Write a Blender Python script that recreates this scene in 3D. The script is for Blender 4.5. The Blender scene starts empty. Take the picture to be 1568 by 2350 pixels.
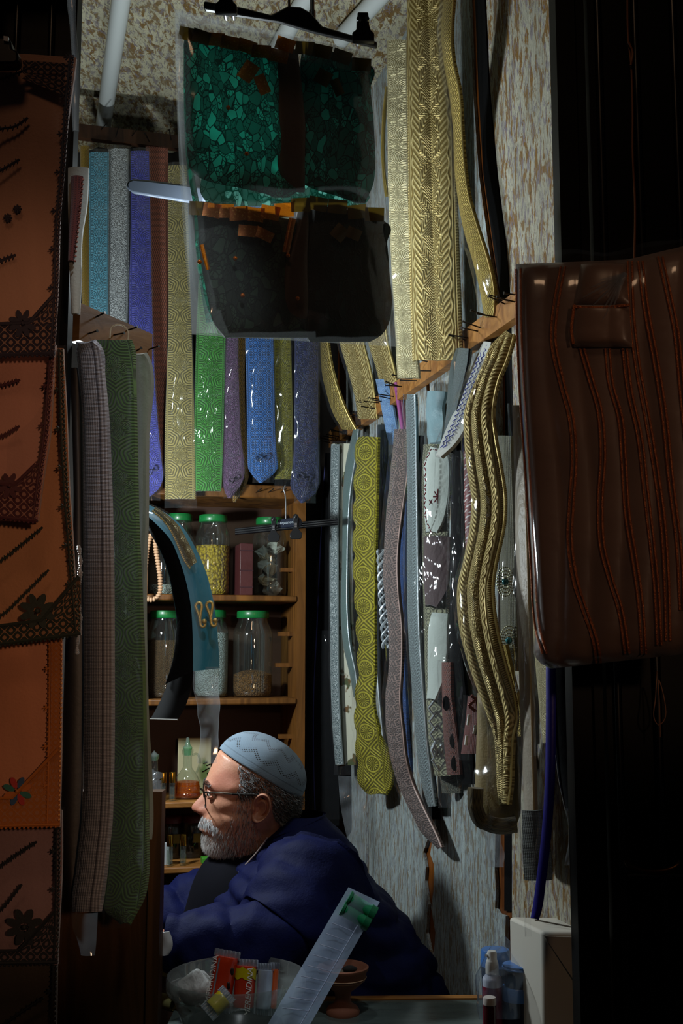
import bpy, bmesh, math, random
from mathutils import Vector, Matrix, noise
PI = math.pi
RN = random.Random(11)
SC = bpy.context.scene
COL = SC.collection
# ------------------------------------------------------------------ camera model
F = 2600.0
PITCH = math.radians(7.1)
CP, SP = math.cos(PITCH), math.sin(PITCH)
CAM = Vector((0, 0, 1.5))
def ray(px, py):
    dx = (px - 784) / F; dy = (1175 - py) / F
    return Vector((dx, CP - dy * SP, SP + dy * CP))
def at(px, py, Y):
    d = ray(px, py); return CAM + d * (Y / d.y)
A = math.radians(15)                                   # the shop is turned 15 degrees to the camera
K = Vector((-0.01, 3.1, 0))                            # inner corner of back wall and right wall
NB = Vector((math.sin(A), -math.cos(A), 0))            # back wall normal, into the room
NR = Vector((-math.cos(A), -math.sin(A), 0))           # right wall normal, into the room
def onplane(px, py, off, n):
    d = ray(px, py); t = (off - (CAM - K).dot(n)) / d.dot(n)
    return CAM + d * t
def onB(px, py, off=0): return onplane(px, py, off, NB)
def onR(px, py, off=0): return onplane(px, py, off, NR)
def onZ(px, py, z):
    d = ray(px, py); return CAM + d * ((z - CAM.z) / d.z)
# point makers for ribbons: f(px, py, u, v) -> Vector
def back(off): return lambda px, py, u, v: onB(px, py, off)
def wallr(off): return lambda px, py, u, v: onR(px, py, off)
def flat(Y, slant=0.0, wav=None):
    def f(px, py, u, v): return at(px, py, Y + slant * (u - .5) + (wav(v) if wav else 0))
    return f
# ------------------------------------------------------------------ objects
WL = {}
def put(o, parent):
    COL.objects.link(o)
    if parent is not None: o.parent = parent
def wloc(parent): return WL.get(parent.name, Vector((0, 0, 0))) if parent is not None else Vector((0, 0, 0))
def tag(o, label=None, cat=None, group=None, kind=None):
    if label: o['label'] = label
    if cat: o['category'] = cat
    if group: o['group'] = group
    if kind: o['kind'] = kind
    return o
def thing(name, label, cat, loc, group=None):
    o = bpy.data.objects.new(name, None); put(o, None); o.location = loc
    o.empty_display_size = .05
    WL[o.name] = Vector(loc); return tag(o, label, cat, group)
class MB:
    def __init__(s): s.v = []; s.f = []; s.uv = []; s.col = None
    def add(s, vs, fs, uvs=None):
        b = len(s.v); s.v += [Vector(p) for p in vs]
        for f in fs: s.f.append([b + i for i in f])
        s.uv += list(uvs) if uvs else [(0, 0)] * len(vs)
        return s
    def box(s, c, size, rot=None):
        c = Vector(c); hx, hy, hz = size[0] / 2, size[1] / 2, size[2] / 2
        vs = []
        for z in (-hz, hz):
            for x, y in ((-hx, -hy), (hx, -hy), (hx, hy), (-hx, hy)):
                p = Vector((x, y, z))
                if rot is not None: p = rot @ p
                vs.append(c + p)
        uv = [(0, 0), (1, 0), (1, 1), (0, 1)] * 2
        return s.add(vs, [(3, 2, 1, 0), (4, 5, 6, 7), (0, 1, 5, 4), (1, 2, 6, 5), (2, 3, 7, 6), (3, 0, 4, 7)], uv)
    def tube(s, pts, r, n=8, cap=True):
        pts = [Vector(p) for p in pts]; N = len(pts)
        rs = r if isinstance(r, (list, tuple)) else [r] * N
        up = Vector((0, 0, 1)); vs = []; uv = []; L = 0
        t0 = (pts[1] - pts[0]).normalized()
        x = t0.cross(up)
        if x.length < 1e-3: x = t0.cross(Vector((1, 0, 0)))
        x.normalize()
        for i, p in enumerate(pts):
            t = (pts[min(i + 1, N - 1)] - pts[max(i - 1, 0)])
            if t.length < 1e-9: t = t0
            t.normalize()
            x = (x - t * x.dot(t)); 
            if x.length < 1e-6: x = t.orthogonal()
            x.normalize(); y = t.cross(x)
            if i: L += (p - pts[i - 1]).length
            for k in range(n):
                a = 2 * PI * k / n
                vs.append(p + (x * math.cos(a) + y * math.sin(a)) * rs[i]); uv.append((k / n, L))
        fs = [(i * n + k, i * n + (k + 1) % n, (i + 1) * n + (k + 1) % n, (i + 1) * n + k) for i in range(N - 1) for k in range(n)]
        if cap: fs += [tuple(range(n))[::-1], tuple((N - 1) * n + k for k in range(n))]
        return s.add(vs, fs, uv)
    def lathe(s, prof, c, n=32, axis=None):
        c = Vector(c); vs = []; uv = []; M = len(prof)
        for i, (r, z) in enumerate(prof):
            for k in range(n):
                a = 2 * PI * k / n; p = Vector((r * math.cos(a), r * math.sin(a), z))
                if axis is not None: p = axis @ p
                vs.append(c + p); uv.append((k / n, i / M))
        fs = [(i * n + k, i * n + (k + 1) % n, (i + 1) * n + (k + 1) % n, (i + 1) * n + k) for i in range(M - 1) for k in range(n)]
        if prof[0][0] > 1e-6: fs.append(tuple(range(n))[::-1])
        if prof[-1][0] > 1e-6: fs.append(tuple((M - 1) * n + k for k in range(n)))
        return s.add(vs, fs, uv)
    def sphere(s, c, r, n=10, m=7, sc=(1, 1, 1)):
        c = Vector(c)
        vs = [c + Vector((0, 0, r * sc[2]))]
        for i in range(1, m):
            t = PI * i / m
            for k in range(n):
                a = 2 * PI * k / n
                vs.append(c + Vector((r * sc[0] * math.sin(t) * math.cos(a), r * sc[1] * math.sin(t) * math.sin(a), r * sc[2] * math.cos(t))))
        vs.append(c - Vector((0, 0, r * sc[2]))); L = len(vs) - 1
        fs = [(0, 1 + k, 1 + (k + 1) % n) for k in range(n)]
        for i in range(m - 2):
            for k in range(n):
                a = 1 + i * n; fs.append((a + k, a + n + k, a + n + (k + 1) % n, a + (k + 1) % n))
        a = 1 + (m - 2) * n
        fs += [(a + k, L, a + (k + 1) % n) for k in range(n)]
        return s.add(vs, fs)
    def grid(s, fn, nu, nv, closeu=False):
        vs = []; uv = []; cu = nu if closeu else nu + 1
        for j in range(nv + 1):
            for i in range(cu):
                u, v = i / nu, j / nv
                vs.append(fn(u, v)); uv.append((u, v))
        fs = []
        for j in range(nv):
            for i in range(nu):
                i2 = (i + 1) % cu
                fs.append((j * cu + i, j * cu + i2, (j + 1) * cu + i2, (j + 1) * cu + i))
        return s.add(vs, fs, uv)
    def prism(s, pts, d):
        """extrude a polygon (list of Vectors) by vector d"""
        n = len(pts); d = Vector(d)
        vs = [Vector(p) for p in pts] + [Vector(p) + d for p in pts]
        fs = [tuple(range(n)), tuple(range(2 * n - 1, n - 1, -1))] + [(i, n + i, n + (i + 1) % n, (i + 1) % n) for i in range(n)]
        return s.add(vs, fs)
def obj(name, mb, mat, parent=None, loc=None, smooth=True, sub=0, bevel=0, auto=None):
    me = bpy.data.meshes.new(name)
    base = wloc(parent)
    L = Vector(loc) if loc is not None else (Vector((0, 0, 0)) + base)
    me.from_pydata([tuple(v - L) for v in mb.v], [], [f for f in mb.f if len(set(f)) > 2])
    uvl = me.uv_layers.new(name='UVMap')
    li = [0] * len(me.loops); me.loops.foreach_get('vertex_index', li)
    flat_uv = []
    for i in li: flat_uv += mb.uv[i]
    uvl.data.foreach_set('uv', flat_uv)
    if mb.col is not None:
        ca = me.color_attributes.new('Col', 'FLOAT_COLOR', 'POINT')
        fl = []
        for c in mb.col: fl += [c[0], c[1], c[2], 1]
        ca.data.foreach_set('color', fl)
    bm = bmesh.new(); bm.from_mesh(me)
    bmesh.ops.recalc_face_normals(bm, faces=bm.faces); bm.to_mesh(me); bm.free()
    if smooth:
        for p in me.polygons: p.use_smooth = True
    if mat: me.materials.append(mat)
    o = bpy.data.objects.new(name, me); put(o, parent)
    o.location = L - base; WL[o.name] = L
    if bevel:
        b = o.modifiers.new('Bevel', 'BEVEL'); b.width = bevel; b.segments = 2; b.limit_method = 'ANGLE'; b.angle_limit = .6
    if sub:
        m = o.modifiers.new('Sub', 'SUBSURF'); m.levels = sub; m.render_levels = sub
    if smooth and auto is None and not sub:
        try: me.set_sharp_from_angle(angle=math.radians(50))
        except Exception: pass
    return o
def root(name, mb, mat, label, cat, group=None, **kw):
    lo = Vector((min(v.x for v in mb.v), min(v.y for v in mb.v), min(v.z for v in mb.v)))
    hi = Vector((max(v.x for v in mb.v), max(v.y for v in mb.v), max(v.z for v in mb.v)))
    c = (lo + hi) / 2; c.z = lo.z
    return tag(obj(name, mb, mat, None, loc=c, **kw), label, cat, group)
def struct(name, mb, mat, parent=None, **kw):
    o = obj(name, mb, mat, parent, **kw)
    if parent is None: o['kind'] = 'structure'
    return o
def text(name, s, size, origin, xdir, ydir, mat, parent, ext=.0004, shear=0.0):
    cu = bpy.data.curves.new(name, 'FONT'); cu.body = s; cu.size = size; cu.align_x = 'CENTER'; cu.align_y = 'CENTER'
    cu.extrude = ext; cu.shear = shear
    t = bpy.data.objects.new(name + '_c', cu); COL.objects.link(t)
    dg = bpy.context.evaluated_depsgraph_get(); dg.update()
    me = bpy.data.meshes.new_from_object(t.evaluated_get(dg))
    bpy.data.objects.remove(t)
    x = Vector(xdir).normalized(); z = x.cross(Vector(ydir)).normalized(); y = z.cross(x)
    M = Matrix.Translation(Vector(origin) - wloc(parent)) @ Matrix((x, y, z)).transposed().to_4x4()
    me.transform(M); me.materials.clear(); me.materials.append(mat)
    o = bpy.data.objects.new(name, me); put(o, parent); WL[o.name] = wloc(parent)
    o.name = name; return o
# ------------------------------------------------------------------ interpolation
def pchip(xs, ys):
    n = len(xs)
    d = [(ys[i + 1] - ys[i]) / (xs[i + 1] - xs[i]) for i in range(n - 1)]
    m = [0] * n
    m[0], m[-1] = d[0], d[-1]
    for i in range(1, n - 1):
        m[i] = (d[i - 1] + d[i]) / 2
    def f(x):
        if x <= xs[0]: return ys[0]
        if x >= xs[-1]: return ys[-1]
        for i in range(n - 1):
            if x <= xs[i + 1]: break
        h = xs[i + 1] - xs[i]; t = (x - xs[i]) / h
        return ((1 + 2 * t) * (1 - t) ** 2 * ys[i] + t * (1 - t) ** 2 * h * m[i] + t * t * (3 - 2 * t) * ys[i + 1] + t * t * (t - 1) * h * m[i + 1])
    return f
def curve2(pts, n):
    """resample a pixel polyline smoothly"""
    ts = [0]
    for i in range(1, len(pts)): ts.append(ts[-1] + max(1e-6, math.dist(pts[i][:2], pts[i - 1][:2])))
    fs = [pchip(ts, [p[k] for p in pts]) for k in range(len(pts[0]))]
    return [tuple(f(ts[-1] * i / n) for f in fs) for i in range(n + 1)]
def cdir(p): return (CAM - p).normalized()
# ------------------------------------------------------------------ ribbons
def ribbon(rows, pt, nu=8, nv=48, thick=.006, bulge=.004, amp=0., freq=20., pillow=False, lift=0., seed=0, ridges=0, vrep=None):
    ys = [r[0] for r in rows]
    fl = pchip(ys, [r[1] for r in rows]); fr = pchip(ys, [r[2] for r in rows])
    fd = pchip(ys, [(r[3] if len(r) > 3 else 0) for r in rows])
    y0, y1 = ys[0], ys[-1]
    wmax = sorted(r[2] - r[1] for r in rows)[int(len(rows) * .75)]
    P = []; UV = []; L = 0; prev = None; wreal = None
    for j in range(nv + 1):
        v = j / nv; y = y0 + (y1 - y0) * v
        xl, xr = fl(y), fr(y); c = (xl + xr) / 2; dd = fd(y)
        row = []
        for i in range(nu + 1):
            u = i / nu; x = xl + (xr - xl) * u
            p = pt(x, y, u, v)
            if dd: p = CAM + (p - CAM) * (1 + dd / max(.1, p.y))
            row.append(p)
        if prev is not None: L += (row[nu // 2] - prev[nu // 2]).length
        prev = row
        if wreal is None or (row[-1] - row[0]).length > wreal: wreal = (row[-1] - row[0]).length
        P.append(row); UV.append([(.5 + (xl + (xr - xl) * i / nu - c) / wmax, L) for i in range(nu + 1)])
    wreal = wmax * P[nv // 2][nu // 2].y / F / 1.02
    UV = [[(a, b / max(wreal, 1e-4)) for a, b in r] for r in UV]
    front = []; backv = []
    for j in range(nv + 1):
        for i in range(nu + 1):
            a = P[j][min(i + 1, nu)] - P[j][max(i - 1, 0)]; b = P[min(j + 1, nv)][i] - P[max(j - 1, 0)][i]
            n = a.cross(b)
            if n.length < 1e-10: n = cdir(P[j][i])
            n.normalize()
            if n.dot(cdir(P[j][i])) < 0: n = -n
            u = i / nu; v = j / nv
            k = (1 - (2 * u - 1) ** 2)
            if pillow: k = (1 - abs(2 * u - 1) ** 5) * (1 - abs(2 * v - 1) ** 9)
            if ridges: k = k * .4 + .6 * abs(math.sin(u * PI * ridges)) ** .7
            d = bulge * k + lift
            if amp: d += amp * noise.noise(P[j][i] * freq + Vector((seed * 7.1, seed * 3.3, 0)))
            front.append(P[j][i] + n * d)
            kb = k if pillow else 0
            backv.append(P[j][i] - n * (thick + (bulge * kb * .6 if pillow else -d)))
    mb = MB(); w = nu + 1; uvs = [q for r in UV for q in r]
    n0 = len(front)
    fs = []
    for j in range(nv):
        for i in range(nu):
            a = j * w + i
            fs.append((a, a + 1, a + w + 1, a + w)); 
            if thick > 0: fs.append((n0 + a + w, n0 + a + w + 1, n0 + a + 1, n0 + a))
    if thick > 0:
        for j in range(nv):
            a = j * w; fs.append((a, a + w, n0 + a + w, n0 + a)); a += nu; fs.append((a + w, a, n0 + a, n0 + a + w))
        for i in range(nu):
            fs.append((i + 1, i, n0 + i, n0 + i + 1)); a = nv * w + i; fs.append((a, a + 1, n0 + a + 1, n0 + a))
        mb.add(front + backv, fs, uvs + uvs)
    else: mb.add(front, fs, uvs)
    return mb
def widen(rows, px, top, bot, botw=None):
    r = [(q[0], q[1] - px, q[2] + px) + tuple(q[3:]) for q in rows]
    # drop converging tip rows
    w = max(q[2] - q[1] for q in r)
    r = [q for q in r if q[2] - q[1] > w * .55] or r
    f = r[0]; l = r[-1]
    yb = max(l[0], rows[-1][0])
    out = ([(f[0] - top,) + f[1:]] if top > 0 else []) + r
    if yb + bot > l[0] + 1:
        bw = botw or (l[1], l[2]); out.append((yb + bot, bw[0], bw[1]) + tuple(l[3:]))
    return out
BELTS = []
def belt(label, rows, pt, mat, film=None, group=None, name='brocade_belt', cat='belt', knots=(), edge=None, fm=None, thick=.006, bulge=.004, filmlift=.007, nv=None, **kw):
    nv = nv or max(24, int((rows[-1][0] - rows[0][0]) / 11))
    o = root(name, ribbon(rows, pt, thick=thick, bulge=bulge, nv=nv, **kw), mat, label, cat, group)
    if edge:                                            # piped edges, one mesh per side
        ys = [r[0] for r in rows]; fl = pchip(ys, [r[1] for r in rows]); fr = pchip(ys, [r[2] for r in rows]); fd = pchip(ys, [(r[3] if len(r) > 3 else 0) for r in rows])
        em, er, sides = edge
        for sd in sides:
            pts = []
            for j in range(nv + 1):
                y = ys[0] + (ys[-1] - ys[0]) * j / nv
                x = fl(y) if sd == 'l' else fr(y)
                p = pt(x, y, 0 if sd == 'l' else 1, j / nv); dd = fd(y)
                if dd: p = CAM + (p - CAM) * (1 + dd / max(.1, p.y))
                pts.append(p + cdir(p) * .002)
            mb = MB(); mb.tube(pts, er, 6); obj('edge_piping', mb, em, o)
    if film:
        px, tp, bt = film[:3]
        fr_ = widen(rows, px, tp, bt)
        seed = RN.random() * 50
        obj('plastic_sleeve', ribbon(fr_, pt, nu=10, nv=nv + 10, thick=0, bulge=bulge + .002, lift=filmlift, amp=.0025, freq=30, seed=seed), fm or M_film, o)
    for k in knots: frog(o, pt, *k)
    return o
def frog(parent, pt, cx, cy, s, ang, mat):
    """knotted frog clasp: two loops and a cord"""
    pts = []
    for i in range(40):
        t = 2 * PI * i / 39
        x = math.sin(t) * 1.0; y = math.sin(2 * t) * .42
        ca, sa = math.cos(ang), math.sin(ang)
        q = pt(cx + s * (x * ca - y * sa), cy + s * (x * sa + y * ca), .5, .9)
        pts.append(q + cdir(q) * (.009 + .0015 * math.cos(t * 3)))
    mb = MB(); r = s * .00012
    mb.tube(pts, max(r, .0014), 6); c = pt(cx, cy, .5, .9); mb.sphere(c + cdir(c) * .011, max(r, .0014) * 2.2, 8, 6)
    obj('frog_clasp', mb, mat, parent)
# ------------------------------------------------------------------ materials
def lin(c):
    f = lambda x: (x / 255 / 12.92) if x <= 10 else ((x / 255 + .055) / 1.055) ** 2.4
    return (f(c[0]), f(c[1]), f(c[2]), 1)
class NT:
    def __init__(s, name):
        s.mat = bpy.data.materials.new(name); s.mat.use_nodes = True; s.t = s.mat.node_tree; s.t.nodes.clear()
        s.out = s.n('ShaderNodeOutputMaterial')
    def n(s, ty, **kw):
        nd = s.t.nodes.new(ty)
        for k, v in kw.items(): setattr(nd, k, v)
        return nd
    def l(s, a, b): s.t.links.new(a, b)
    def set(s, sock, v):
        if hasattr(v, 'is_linked') or isinstance(v, bpy.types.NodeSocket): s.l(v, sock)
        else: sock.default_value = v
    def m(s, op, a, b=0., c=0.):
        nd = s.n('ShaderNodeMath', operation=op)
        s.set(nd.inputs[0], a); s.set(nd.inputs[1], b)
        if op in ('MULTIPLY_ADD', 'SMOOTH_MIN', 'WRAP', 'COMPARE'): s.set(nd.inputs[2], c)
        return nd.outputs[0]
    def sstep(s, x, lo, hi, a=0., b=1.):
        nd = s.n('ShaderNodeMapRange', interpolation_type='SMOOTHSTEP')
        s.set(nd.inputs['Value'], x); nd.inputs['From Min'].default_value = lo; nd.inputs['From Max'].default_value = hi
        nd.inputs['To Min'].default_value = a; nd.inputs['To Max'].default_value = b
        return nd.outputs[0]
    def mixf(s, f, a, b):
        nd = s.n('ShaderNodeMix', data_type='FLOAT'); s.set(nd.inputs[0], f); s.set(nd.inputs[2], a); s.set(nd.inputs[3], b); return nd.outputs[0]
    def mixc(s, f, a, b, bt='MIX'):
        nd = s.n('ShaderNodeMix', data_type='RGBA', blend_type=bt); s.set(nd.inputs[0], f); s.set(nd.inputs[6], a); s.set(nd.inputs[7], b); return nd.outputs[2]
    def uv(s):
        tc = s.n('ShaderNodeTexCoord'); sp = s.n('ShaderNodeSeparateXYZ'); s.l(tc.outputs['UV'], sp.inputs[0]); return sp.outputs[0], sp.outputs[1]
    def co(s, which='Object', scale=(1, 1, 1)):
        tc = s.n('ShaderNodeTexCoord'); mp = s.n('ShaderNodeMapping'); mp.inputs['Scale'].default_value = scale
        s.l(tc.outputs[which], mp.inputs[0]); return mp.outputs[0]
    def noise(s, vec, scale, detail=4, rough=.55, dist=0., ty=None):
        nd = s.n('ShaderNodeTexNoise'); s.l(vec, nd.inputs['Vector']); nd.inputs['Scale'].default_value = scale
        nd.inputs['Detail'].default_value = detail; nd.inputs['Roughness'].default_value = rough; nd.inputs['Distortion'].default_value = dist
        if ty: nd.noise_type = ty
        return nd.outputs[0]
    def vor(s, vec, scale, feat='F1', out='Distance'):
        nd = s.n('ShaderNodeTexVoronoi', feature=feat); s.l(vec, nd.inputs['Vector']); nd.inputs['Scale'].default_value = scale; return nd.outputs[out]
    def comb(s, x, y, z=0.):
        nd = s.n('ShaderNodeCombineXYZ'); s.set(nd.inputs[0], x); s.set(nd.inputs[1], y); s.set(nd.inputs[2], z); return nd.outputs[0]
    def ramp(s, f, stops):
        nd = s.n('ShaderNodeValToRGB'); s.l(f, nd.inputs[0]); e = nd.color_ramp.elements
        while len(e) < len(stops): e.new(.5)
        for i, (p, c) in enumerate(stops): e[i].position = p; e[i].color = c
        return nd.outputs[0]
    def bump(s, h, st=.5, dist=.002, nrm=None):
        nd = s.n('ShaderNodeBump'); s.l(h, nd.inputs['Height']); nd.inputs['Strength'].default_value = st; nd.inputs['Distance'].default_value = dist
        if nrm: s.l(nrm, nd.inputs['Normal'])
        return nd.outputs[0]
    def pbr(s, col, rough=.5, metal=0., nrm=None, spec=.5, sheen=0., coat=0., alpha=None, emit=None):
        b = s.n('ShaderNodeBsdfPrincipled'); s.set(b.inputs['Base Color'], col); s.set(b.inputs['Roughness'], rough); s.set(b.inputs['Metallic'], metal)
        b.inputs['Specular IOR Level'].default_value = spec; b.inputs['Sheen Weight'].default_value = sheen; b.inputs['Coat Weight'].default_value = coat
        if nrm: s.l(nrm, b.inputs['Normal'])
        s.l(b.outputs[0], s.out.inputs[0]); return b
def plain(name, c, rough=.5, metal=0., spec=.5, bump=0., bscale=80., sheen=0., var=.12, coat=0.):
    N = NT(name); co = N.co()
    ns = N.noise(co, bscale, 4); ns2 = N.noise(co, bscale * .13, 3)
    f = N.m('MULTIPLY', N.m('SUBTRACT', ns2, .5), var * 4)
    c0 = lin(c); dk = tuple(x * (1 - var * 2) for x in c0[:3]) + (1,); lt = tuple(min(1, x * (1 + var * 2)) for x in c0[:3]) + (1,)
    col = N.mixc(N.m('ADD', .5, f), dk, lt)
    N.pbr(col, rough, metal, N.bump(ns, bump, .002) if bump else None, spec, sheen, coat); return N.mat
def h_pattern(N, kind, rep, petals, fq=1.):
    U, V = N.uv(); u0 = N.m('SUBTRACT', U, .5); au = N.m('ABSOLUTE', u0)
    vr = N.m('MULTIPLY', V, rep); vv = N.m('SUBTRACT', N.m('FRACT', vr), .5); vy = N.m('DIVIDE', vv, rep)
    ux = N.m('MULTIPLY', u0, 1.15)
    r = N.m('SQRT', N.m('ADD', N.m('MULTIPLY', ux, ux), N.m('MULTIPLY', vy, vy)))
    th = N.m('ARCTAN2', vy, ux)
    S = lambda x: N.m('SINE', x)
    vec = N.comb(U, V, 0)
    if kind == 'floral':
        rr = N.m('MULTIPLY', r, N.m('ADD', 1., N.m('MULTIPLY', N.m('COSINE', N.m('MULTIPLY', th, petals)), .34)))
        med = S(N.m('MULTIPLY', rr, 58. * fq))
        spk = S(N.m('MULTIPLY', th, petals * 2.))
        inner = N.mixf(N.sstep(r, .10, .13), spk, med)
        # scrolls between medallions: arcs about the half-cell points at the border
        v2 = N.m('DIVIDE', N.m('SUBTRACT', N.m('FRACT', N.m('ADD', vr, .5)), .5), rep); ua = N.m('SUBTRACT', au, .36)
        r2 = N.m('SQRT', N.m('ADD', N.m('MULTIPLY', ua, ua), N.m('MULTIPLY', v2, v2)))
        sc = S(N.m('ADD', N.m('MULTIPLY', r2, 72. * fq), N.m('MULTIPLY', S(N.m('MULTIPLY', N.m('ARCTAN2', v2, ua), 5.)), 1.2)))
        h = N.mixf(N.sstep(r, .33, .37), inner, sc)
    elif kind == 'leaf':
        lf = S(N.m('MULTIPLY', N.m('ADD', N.m('MULTIPLY', au, 1.5), V), 42. * fq))
        rr = N.m('MULTIPLY', r, N.m('ADD', 1., N.m('MULTIPLY', N.m('COSINE', N.m('MULTIPLY', th, petals)), .28)))
        md = S(N.m('MULTIPLY', rr, 80. * fq))
        vine = S(N.m('ADD', N.m('MULTIPLY', au, 76. * fq), N.m('MULTIPLY', S(N.m('MULTIPLY', V, 14.)), 2.)))
        h = N.mixf(N.sstep(au, .2, .22), md, N.mixf(N.sstep(au, .33, .35), lf, vine))
    elif kind == 'scroll':
        d = N.vor(vec, 4.5); a = N.noise(vec, 6., 2)
        h = S(N.m('ADD', N.m('MULTIPLY', d, 26. * fq), N.m('MULTIPLY', a, 8.)))
    elif kind == 'diamond':
        a = S(N.m('MULTIPLY', N.m('ADD', u0, V), 2 * PI * rep)); b = S(N.m('MULTIPLY', N.m('SUBTRACT', u0, V), 2 * PI * rep))
        h = S(N.m('MULTIPLY', N.m('MULTIPLY', a, b), 9.))
    elif kind == 'wave':
        h = S(N.m('ADD', N.m('MULTIPLY', au, 60.), N.m('MULTIPLY', S(N.m('MULTIPLY', V, 18.)), 2.2)))
    elif kind == 'mesh':
        a = S(N.m('MULTIPLY', N.m('ADD', N.m('MULTIPLY', u0, .7), V), 60.)); b = S(N.m('MULTIPLY', N.m('SUBTRACT', N.m('MULTIPLY', u0, .7), V), 60.))
        h = N.m('MULTIPLY', a, b)
    elif kind == 'medals':                      # round medallions with rays (yellow scalloped belt)
        rr = S(N.m('MULTIPLY', r, 42.)); ray_ = S(N.m('MULTIPLY', th, 14.))
        inn = N.mixf(N.sstep(r, .26, .28), ray_, rr)
        h = N.mixf(N.sstep(r, .40, .42), inn, S(N.m('MULTIPLY', N.m('ADD', au, N.m('MULTIPLY', N.m('ABSOLUTE', vv), 1.3)), 40.)))
    elif kind == 'plain':
        h = N.noise(vec, 14., 3)
        h = N.m('MULTIPLY_ADD', h, 2., -1.)
    # piped border
    rope = S(N.m('ADD', N.m('MULTIPLY', V, 95.), N.m('MULTIPLY', u0, 55.)))
    line = S(N.m('MULTIPLY', N.m('SUBTRACT', au, .40), 130.))
    brd = N.mixf(N.sstep(au, .455, .46), line, rope)
    if kind not in ('mesh', 'plain'): h = N.mixf(N.sstep(au, .395, .405), h, brd)
    return N.m('MULTIPLY_ADD', h, .5, .5), vec
def brocade(name, c, c2=None, kind='floral', rep=1.0, petals=8., metal=0., rough=.45, bstr=.6, sheen=.2, spec=.5, contrast=.75, fq=1.):
    N = NT(name); h, vec = h_pattern(N, kind, rep, petals, fq)
    c2 = c2 or tuple(x * .5 for x in c)
    wv = N.noise(N.comb(N.m('MULTIPLY', N.uv()[0], 30.), N.m('MULTIPLY', N.uv()[1], 140.)), 3., 3)
    col = N.mixc(N.m('MULTIPLY', N.sstep(h, .2, .85), contrast + .2), lin(c2), lin(c))
    col = N.mixc(N.m('MULTIPLY', wv, .25), col, lin(tuple(x * .7 for x in c)))
    hh = N.m('ADD', h, N.m('MULTIPLY', wv, .35))
    N.pbr(col, rough, metal, N.bump(hh, bstr, .0022), spec, sheen); return N.mat
def schlick(N, nr):
    g = N.n('ShaderNodeNewGeometry'); d = N.n('ShaderNodeVectorMath', operation='DOT_PRODUCT'); N.l(g.outputs['Incoming'], d.inputs[0]); N.l(nr, d.inputs[1])
    c = N.m('SUBTRACT', 1., N.m('ABSOLUTE', d.outputs['Value']))
    return N.m('MULTIPLY_ADD', N.m('POWER', N.m('MAXIMUM', c, 0.), 5.), .9, .045)
def film(name, haze=.05, rough=.06, scale=9., tint=(1, 1, 1), bst=.9, hazecol=(.8, .85, .9), fbase=.02):
    N = NT(name); co = N.co('Object', (1, 1, .45))
    n1 = N.noise(co, scale, 1.5, .4, 1.0, 'RIDGED_MULTIFRACTAL'); n2 = N.noise(co, scale * 2.2, 1, .4, 1.5)
    h = N.m('ADD', n1, N.m('MULTIPLY', n2, .35))
    nr = N.bump(h, bst, .012)
    tr = N.n('ShaderNodeBsdfTransparent'); tr.inputs[0].default_value = tint + (1,)
    gl = N.n('ShaderNodeBsdfGlossy'); gl.inputs['Roughness'].default_value = rough; N.l(nr, gl.inputs['Normal'])
    fr = schlick(N, nr)
    di = N.n('ShaderNodeBsdfDiffuse'); di.inputs[0].default_value = hazecol + (1,)
    tl = N.n('ShaderNodeBsdfTranslucent'); tl.inputs[0].default_value = hazecol + (1,)
    md = N.n('ShaderNodeMixShader'); md.inputs[0].default_value = .5; N.l(di.outputs[0], md.inputs[1]); N.l(tl.outputs[0], md.inputs[2])
    m1 = N.n('ShaderNodeMixShader'); hz = N.m('MULTIPLY', N.sstep(n1, .2, 1.2, .5, 1.6), haze); N.l(hz, m1.inputs[0]); N.l(tr.outputs[0], m1.inputs[1]); N.l(md.outputs[0], m1.inputs[2])
    m2 = N.n('ShaderNodeMixShader'); N.l(N.m('ADD', N.m('MULTIPLY', fr, .8), fbase), m2.inputs[0]); N.l(m1.outputs[0], m2.inputs[1]); N.l(gl.outputs[0], m2.inputs[2])
    N.l(m2.outputs[0], N.out.inputs[0]); return N.mat
def glassy(name, tint=(.95, 1, .97), fb=.03, haze=.0):
    N = NT(name)
    tr = N.n('ShaderNodeBsdfTransparent'); tr.inputs[0].default_value = tint + (1,)
    gl = N.n('ShaderNodeBsdfGlossy'); gl.inputs['Roughness'].default_value = .04
    co = N.co(); nr = N.bump(N.noise(co, 25., 2), .12, .004); N.l(nr, gl.inputs['Normal'])
    fr = schlick(N, nr)
    di = N.n('ShaderNodeBsdfDiffuse'); di.inputs[0].default_value = (.75, .8, .78, 1)
    m1 = N.n('ShaderNodeMixShader'); m1.inputs[0].default_value = haze; N.l(tr.outputs[0], m1.inputs[1]); N.l(di.outputs[0], m1.inputs[2])
    m2 = N.n('ShaderNodeMixShader'); N.l(N.m('ADD', fr, fb), m2.inputs[0]); N.l(m1.outputs[0], m2.inputs[1]); N.l(gl.outputs[0], m2.inputs[2])
    N.l(m2.outputs[0], N.out.inputs[0]); return N.mat
def wood(name, c, c2, scale=1., rough=.5, dirn=(30, 30, 3)):
    N = NT(name); co = N.co('Object', dirn); n1 = N.noise(co, scale, 5, .6, 1.); n2 = N.noise(N.co(), 60., 3)
    col = N.mixc(N.sstep(n1, .3, .7), lin(c2), lin(c)); N.pbr(col, rough, 0, N.bump(N.m('ADD', n1, N.m('MULTIPLY', n2, .3)), .3, .002), .3); return N.mat
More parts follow.
